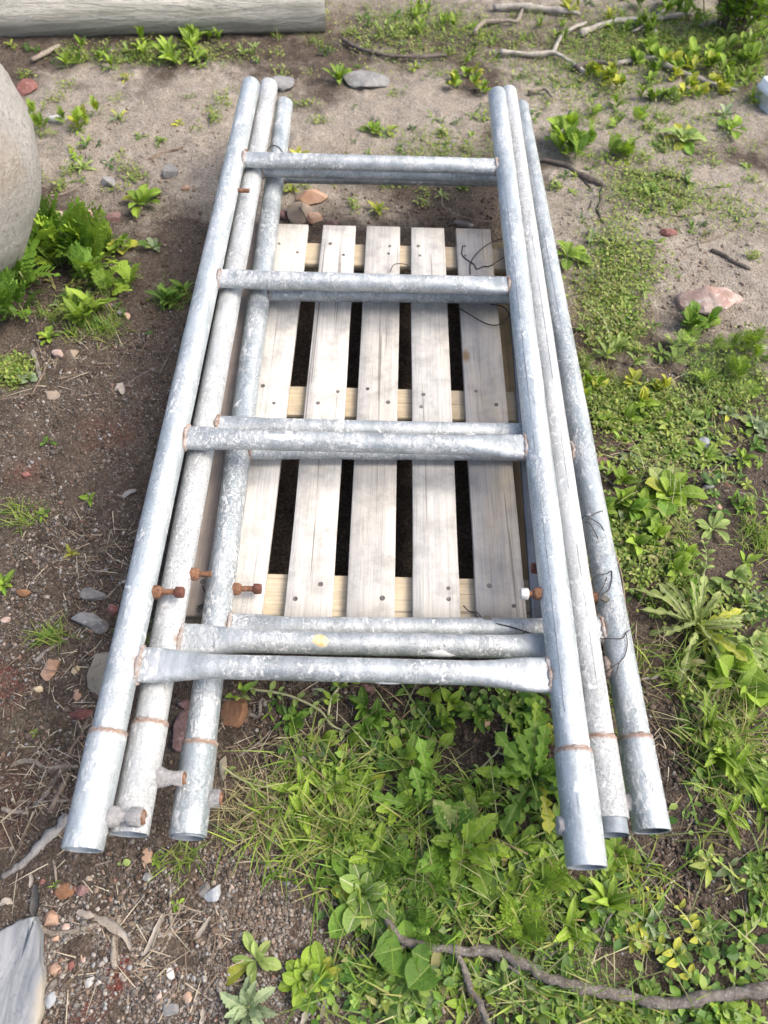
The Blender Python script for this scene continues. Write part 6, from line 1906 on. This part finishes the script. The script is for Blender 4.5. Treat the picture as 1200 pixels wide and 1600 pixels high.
CVN = [(950, 470, 60, 90, 1900), (1000, 420, 60, 40, 500), (960, 390, 50, 60, 700), (980, 630, 90, 55, 2000), (1040, 310, 90, 40, 900), (990, 300, 70, 60, 700), (1150, 330, 60, 40, 300), (700, 240, 110, 40, 700), (1060, 200, 130, 60, 500), (1130, 600, 80, 50, 900), (1020, 700, 120, 80, 900),
       (960, 850, 60, 70, 900), (1100, 930, 120, 60, 600), (1160, 1060, 70, 70, 600), (25, 590, 35, 26, 700), (1050, 70, 200, 70, 2400), (900, 130, 120, 60, 700), (640, 60, 130, 60, 900), (760, 60, 100, 60, 400), (250, 90, 180, 22, 700)]
YG = [(.22, .30, .06), (.30, .36, .08), (.18, .26, .05), (.27, .28, .10), (.15, .24, .045)]
CVN = [(a, b, c, d, int(n * (2.0 if b < 200 else 1.3))) for a, b, c, d, n in CVN]
_r = np.random.default_rng(77)
for _ in range(150):
    if _ < 70:
        _x, _y = _r.uniform(430, 1200), _r.uniform(5, 330)
    elif _ < 95:
        _x, _y = _r.uniform(30, 380), _r.uniform(70, 330)
    else:
        _x, _y = _r.uniform(930, 1200), _r.uniform(380, 1400)
    CVN.append((_x, _y, _r.uniform(8, 30), _r.uniform(5, 14), _r.uniform(15, 110)))
CVN += [(1120, 60, 110, 60, 1500), (960, 60, 90, 50, 700), (1150, 130, 80, 40, 600)]
cover('ground_cover', scatter(CVN, 31, bare=True), .005, .014, .020, YG, 32, 'low yellow-green ground cover of tiny leaves on the soil')
CVB = [(650, 1170, 220, 90, 1700), (760, 1330, 170, 120, 1900), (640, 1400, 150, 90, 1500), (900, 1440, 200, 90, 1700), (1100, 1500, 130, 110, 900), (700, 1560, 220, 60, 1500), (950, 1590, 260, 40, 1300), (820, 1130, 60, 60, 700), (600, 1540, 120, 60, 700), (560, 1330, 80, 70, 600), (1120, 1250, 100, 130, 500), (1170, 1400, 60, 120, 500), (780, 1090, 110, 30, 500)]
DG = [(.09, .19, .03), (.15, .27, .04), (.22, .35, .06), (.06, .14, .025), (.26, .36, .08), (.17, .25, .07)]
CVB = [(a, b, c, d, int(n * .18)) for a, b, c, d, n in CVB]
cover('leafy_cover', scatter(CVB, 33, bare=True), .008, .026, .022, DG, 34, 'leafy green ground cover under and in front of the near frame ends', .6)
cover('feathery_cover', scatter([(640, 1390, 110, 70, 1800), (700, 1540, 180, 60, 1500), (900, 1500, 150, 60, 900), (1120, 575, 80, 45, 2600), (780, 1430, 120, 50, 1000)], 35, bare=True), .004, .012, .022, DG, 36, 'fine feathery green carpet on the soil near the branch', .22)


def sprigs(name, P, lmin, lmax, cols, seed, label, per=(5, 10)):
    """many tiny rosettes too small and mixed up to count"""
    r = np.random.default_rng(seed)
    cnt = r.integers(per[0], per[1], len(P))
    idx = np.repeat(np.arange(len(P)), cnt)
    N = len(idx)
    X = ground_pts(P)[idx] + np.concatenate([r.normal(0, .002, (N, 2)), np.full((N, 1), .002)], 1)
    sz = r.uniform(lmin, lmax, len(P)) * r.uniform(.6, 1.0, len(P))
    ln = sz[idx] * r.uniform(.6, 1.15, N)
    shape = r.uniform(.10, .36, len(P))[idx]
    az = r.uniform(0, 2 * PI, N); el = r.uniform(.1, 1.1, N); cv = r.uniform(.4, 1.5, N)
    d = np.stack([np.cos(az), np.sin(az)], 1)
    side = np.stack([-np.sin(az), np.cos(az), r.uniform(-.25, .25, N)], 1)
    prof = [.12, .30, .85, 1.0, .70, .05]
    pos = X.copy(); V = []
    for i, pw in enumerate(prof):
        ww = ln * shape * pw * .5
        V.append(np.stack([pos - side * ww[:, None] + np.array([0, 0, 1.0]) * (ww * .35)[:, None], pos, pos + side * ww[:, None] + np.array([0, 0, 1.0]) * (ww * .35)[:, None]], 1))
        e = el - cv * i / 5
        pos = pos + np.concatenate([d * np.cos(e)[:, None], np.sin(e)[:, None]], 1) * (ln / 5)[:, None]
        pos[:, 2] = np.maximum(pos[:, 2], gh(pos[:, 0], pos[:, 1]) + .0015)
    V = np.stack(V, 1).reshape(N, -1, 3); k = 18
    f = np.array([[3 * i + j, 3 * i + j + 1, 3 * i + j + 4, 3 * i + j + 3] for i in range(5) for j in (0, 1)])
    F = (f[None] + (np.arange(N) * k)[:, None, None]).reshape(-1, 4)
    cols = np.array(cols)
    c = cols[r.integers(0, len(cols), len(P))][idx] * r.uniform(.7, 1.25, (N, 1))
    o = ob(name, mesh_np(name, V.reshape(-1, 3), [F], True, np.repeat(c, k, 0)), M['cover'])
    kind(o, 'stuff', label, 'ground cover')


SPC = [(.12, .22, .022), (.22, .34, .040), (.16, .26, .05), (.07, .15, .024), (.26, .32, .06), (.18, .24, .11), (.26, .25, .10), (.06, .13, .022)]
sprigs('small_weeds', scatter([(1050, 70, 200, 80, 150), (640, 60, 160, 70, 70), (900, 150, 140, 80, 60), (1030, 300, 150, 110, 80), (700, 220, 200, 70, 40), (960, 460, 70, 120, 90), (1000, 640, 120, 90, 120), (1120, 700, 110, 130, 90),
                                (1000, 850, 110, 90, 110), (1120, 960, 110, 120, 80), (250, 90, 220, 30, 60), (150, 230, 190, 110, 26), (110, 440, 120, 70, 40), (180, 500, 90, 60, 10)], 41, bare=True), .018, .045, SPC, 42, 'small mixed weeds sprouting all over the open soil')
sprigs('leafy_weeds', scatter([(640, 1130, 230, 70, 34), (720, 1260, 190, 110, 44), (640, 1370, 150, 90, 30), (870, 1420, 180, 80, 28), (1110, 1180, 110, 150, 40), (1130, 1400, 90, 130, 30), (760, 1550, 260, 60, 45), (1000, 1580, 200, 40, 30), (520, 1230, 120, 110, 26), (620, 1520, 130, 60, 24), (825, 1180, 60, 100, 20)], 43, bare=True), .022, .062, SPC, 44, 'tangle of leafy green weeds in front of and under the near frame ends')

blades('thin_stems', tufts([(620, 1180, 220, 90, 26), (720, 1320, 170, 110, 24), (870, 1430, 180, 80, 20), (1090, 1130, 110, 160, 22), (1120, 1430, 100, 120, 16), (480, 1190, 100, 90, 14), (980, 800, 90, 120, 12), (760, 1560, 260, 40, 14)], 5, .02, 51), .07, .17, .0022, [(.30, .34, .14), (.38, .38, .20), (.22, .29, .08), (.30, .22, .13)], 52, .35, 'thin pale stems tangled among the weeds', 'weeds', 6, .55)

# the yard goes on beside the frame: same weeds, grass and grit round about
def around(n, seed, clumpy=0.0):
    r = np.random.default_rng(seed)
    P = np.stack([r.uniform(-2.6, 2.8, n), r.uniform(-1.6, 4.4, n)], 1)
    t = (P[:, 1] + .5) / 3.6
    ins = (P[:, 0] > -.60 - 1.06 * t) & (P[:, 0] < .77 + .98 * t) & (P[:, 1] > -.56) & (P[:, 1] < 3.15)
    keep = ~ins
    if clumpy:
        keep &= fbm(P[:, 0] * 1.6, P[:, 1] * 1.6, seed, 3) > clumpy
    keep &= ~((P[:, 0] < -.2) & (np.abs(P[:, 1] - 2.84 - (P[:, 0] + .22) * .1) < .13))
    keep &= ~(((P[:, 0] + 1.2) / .34) ** 2 + ((P[:, 1] - 1.385) / .42) ** 2 < 1)
    return P[keep]


gravel('outer_grit', around(9000, 101), .0015, .006, 2.4, PALG, WG, 102, 1, 'loose grit on the open yard beside the pallet')
sprigs('outer_weeds', around(1100, 103, .50), .02, .07, SPC, 104, 'mixed weeds spread over the open yard beside the pallet')
cover('outer_cover', around(9000, 105, .52), .006, .016, .02, YG, 106, 'low ground cover on the open yard beside the pallet')
blades('outer_grass', np.repeat(around(420, 107, .52), 12, 0) + np.random.default_rng(5).normal(0, .012, (len(around(420, 107, .52)) * 12, 2)), .04, .11, .0028, GREEN, 108, .1, 'grass tufts on the open yard beside the pallet', curve=1.0)
blades('outer_litter', around(1500, 109), .02, .085, .0018, DRYC, 110, .95, 'dry stalks littering the open yard beside the pallet', 'litter', 4, .25, .004, 'litter')
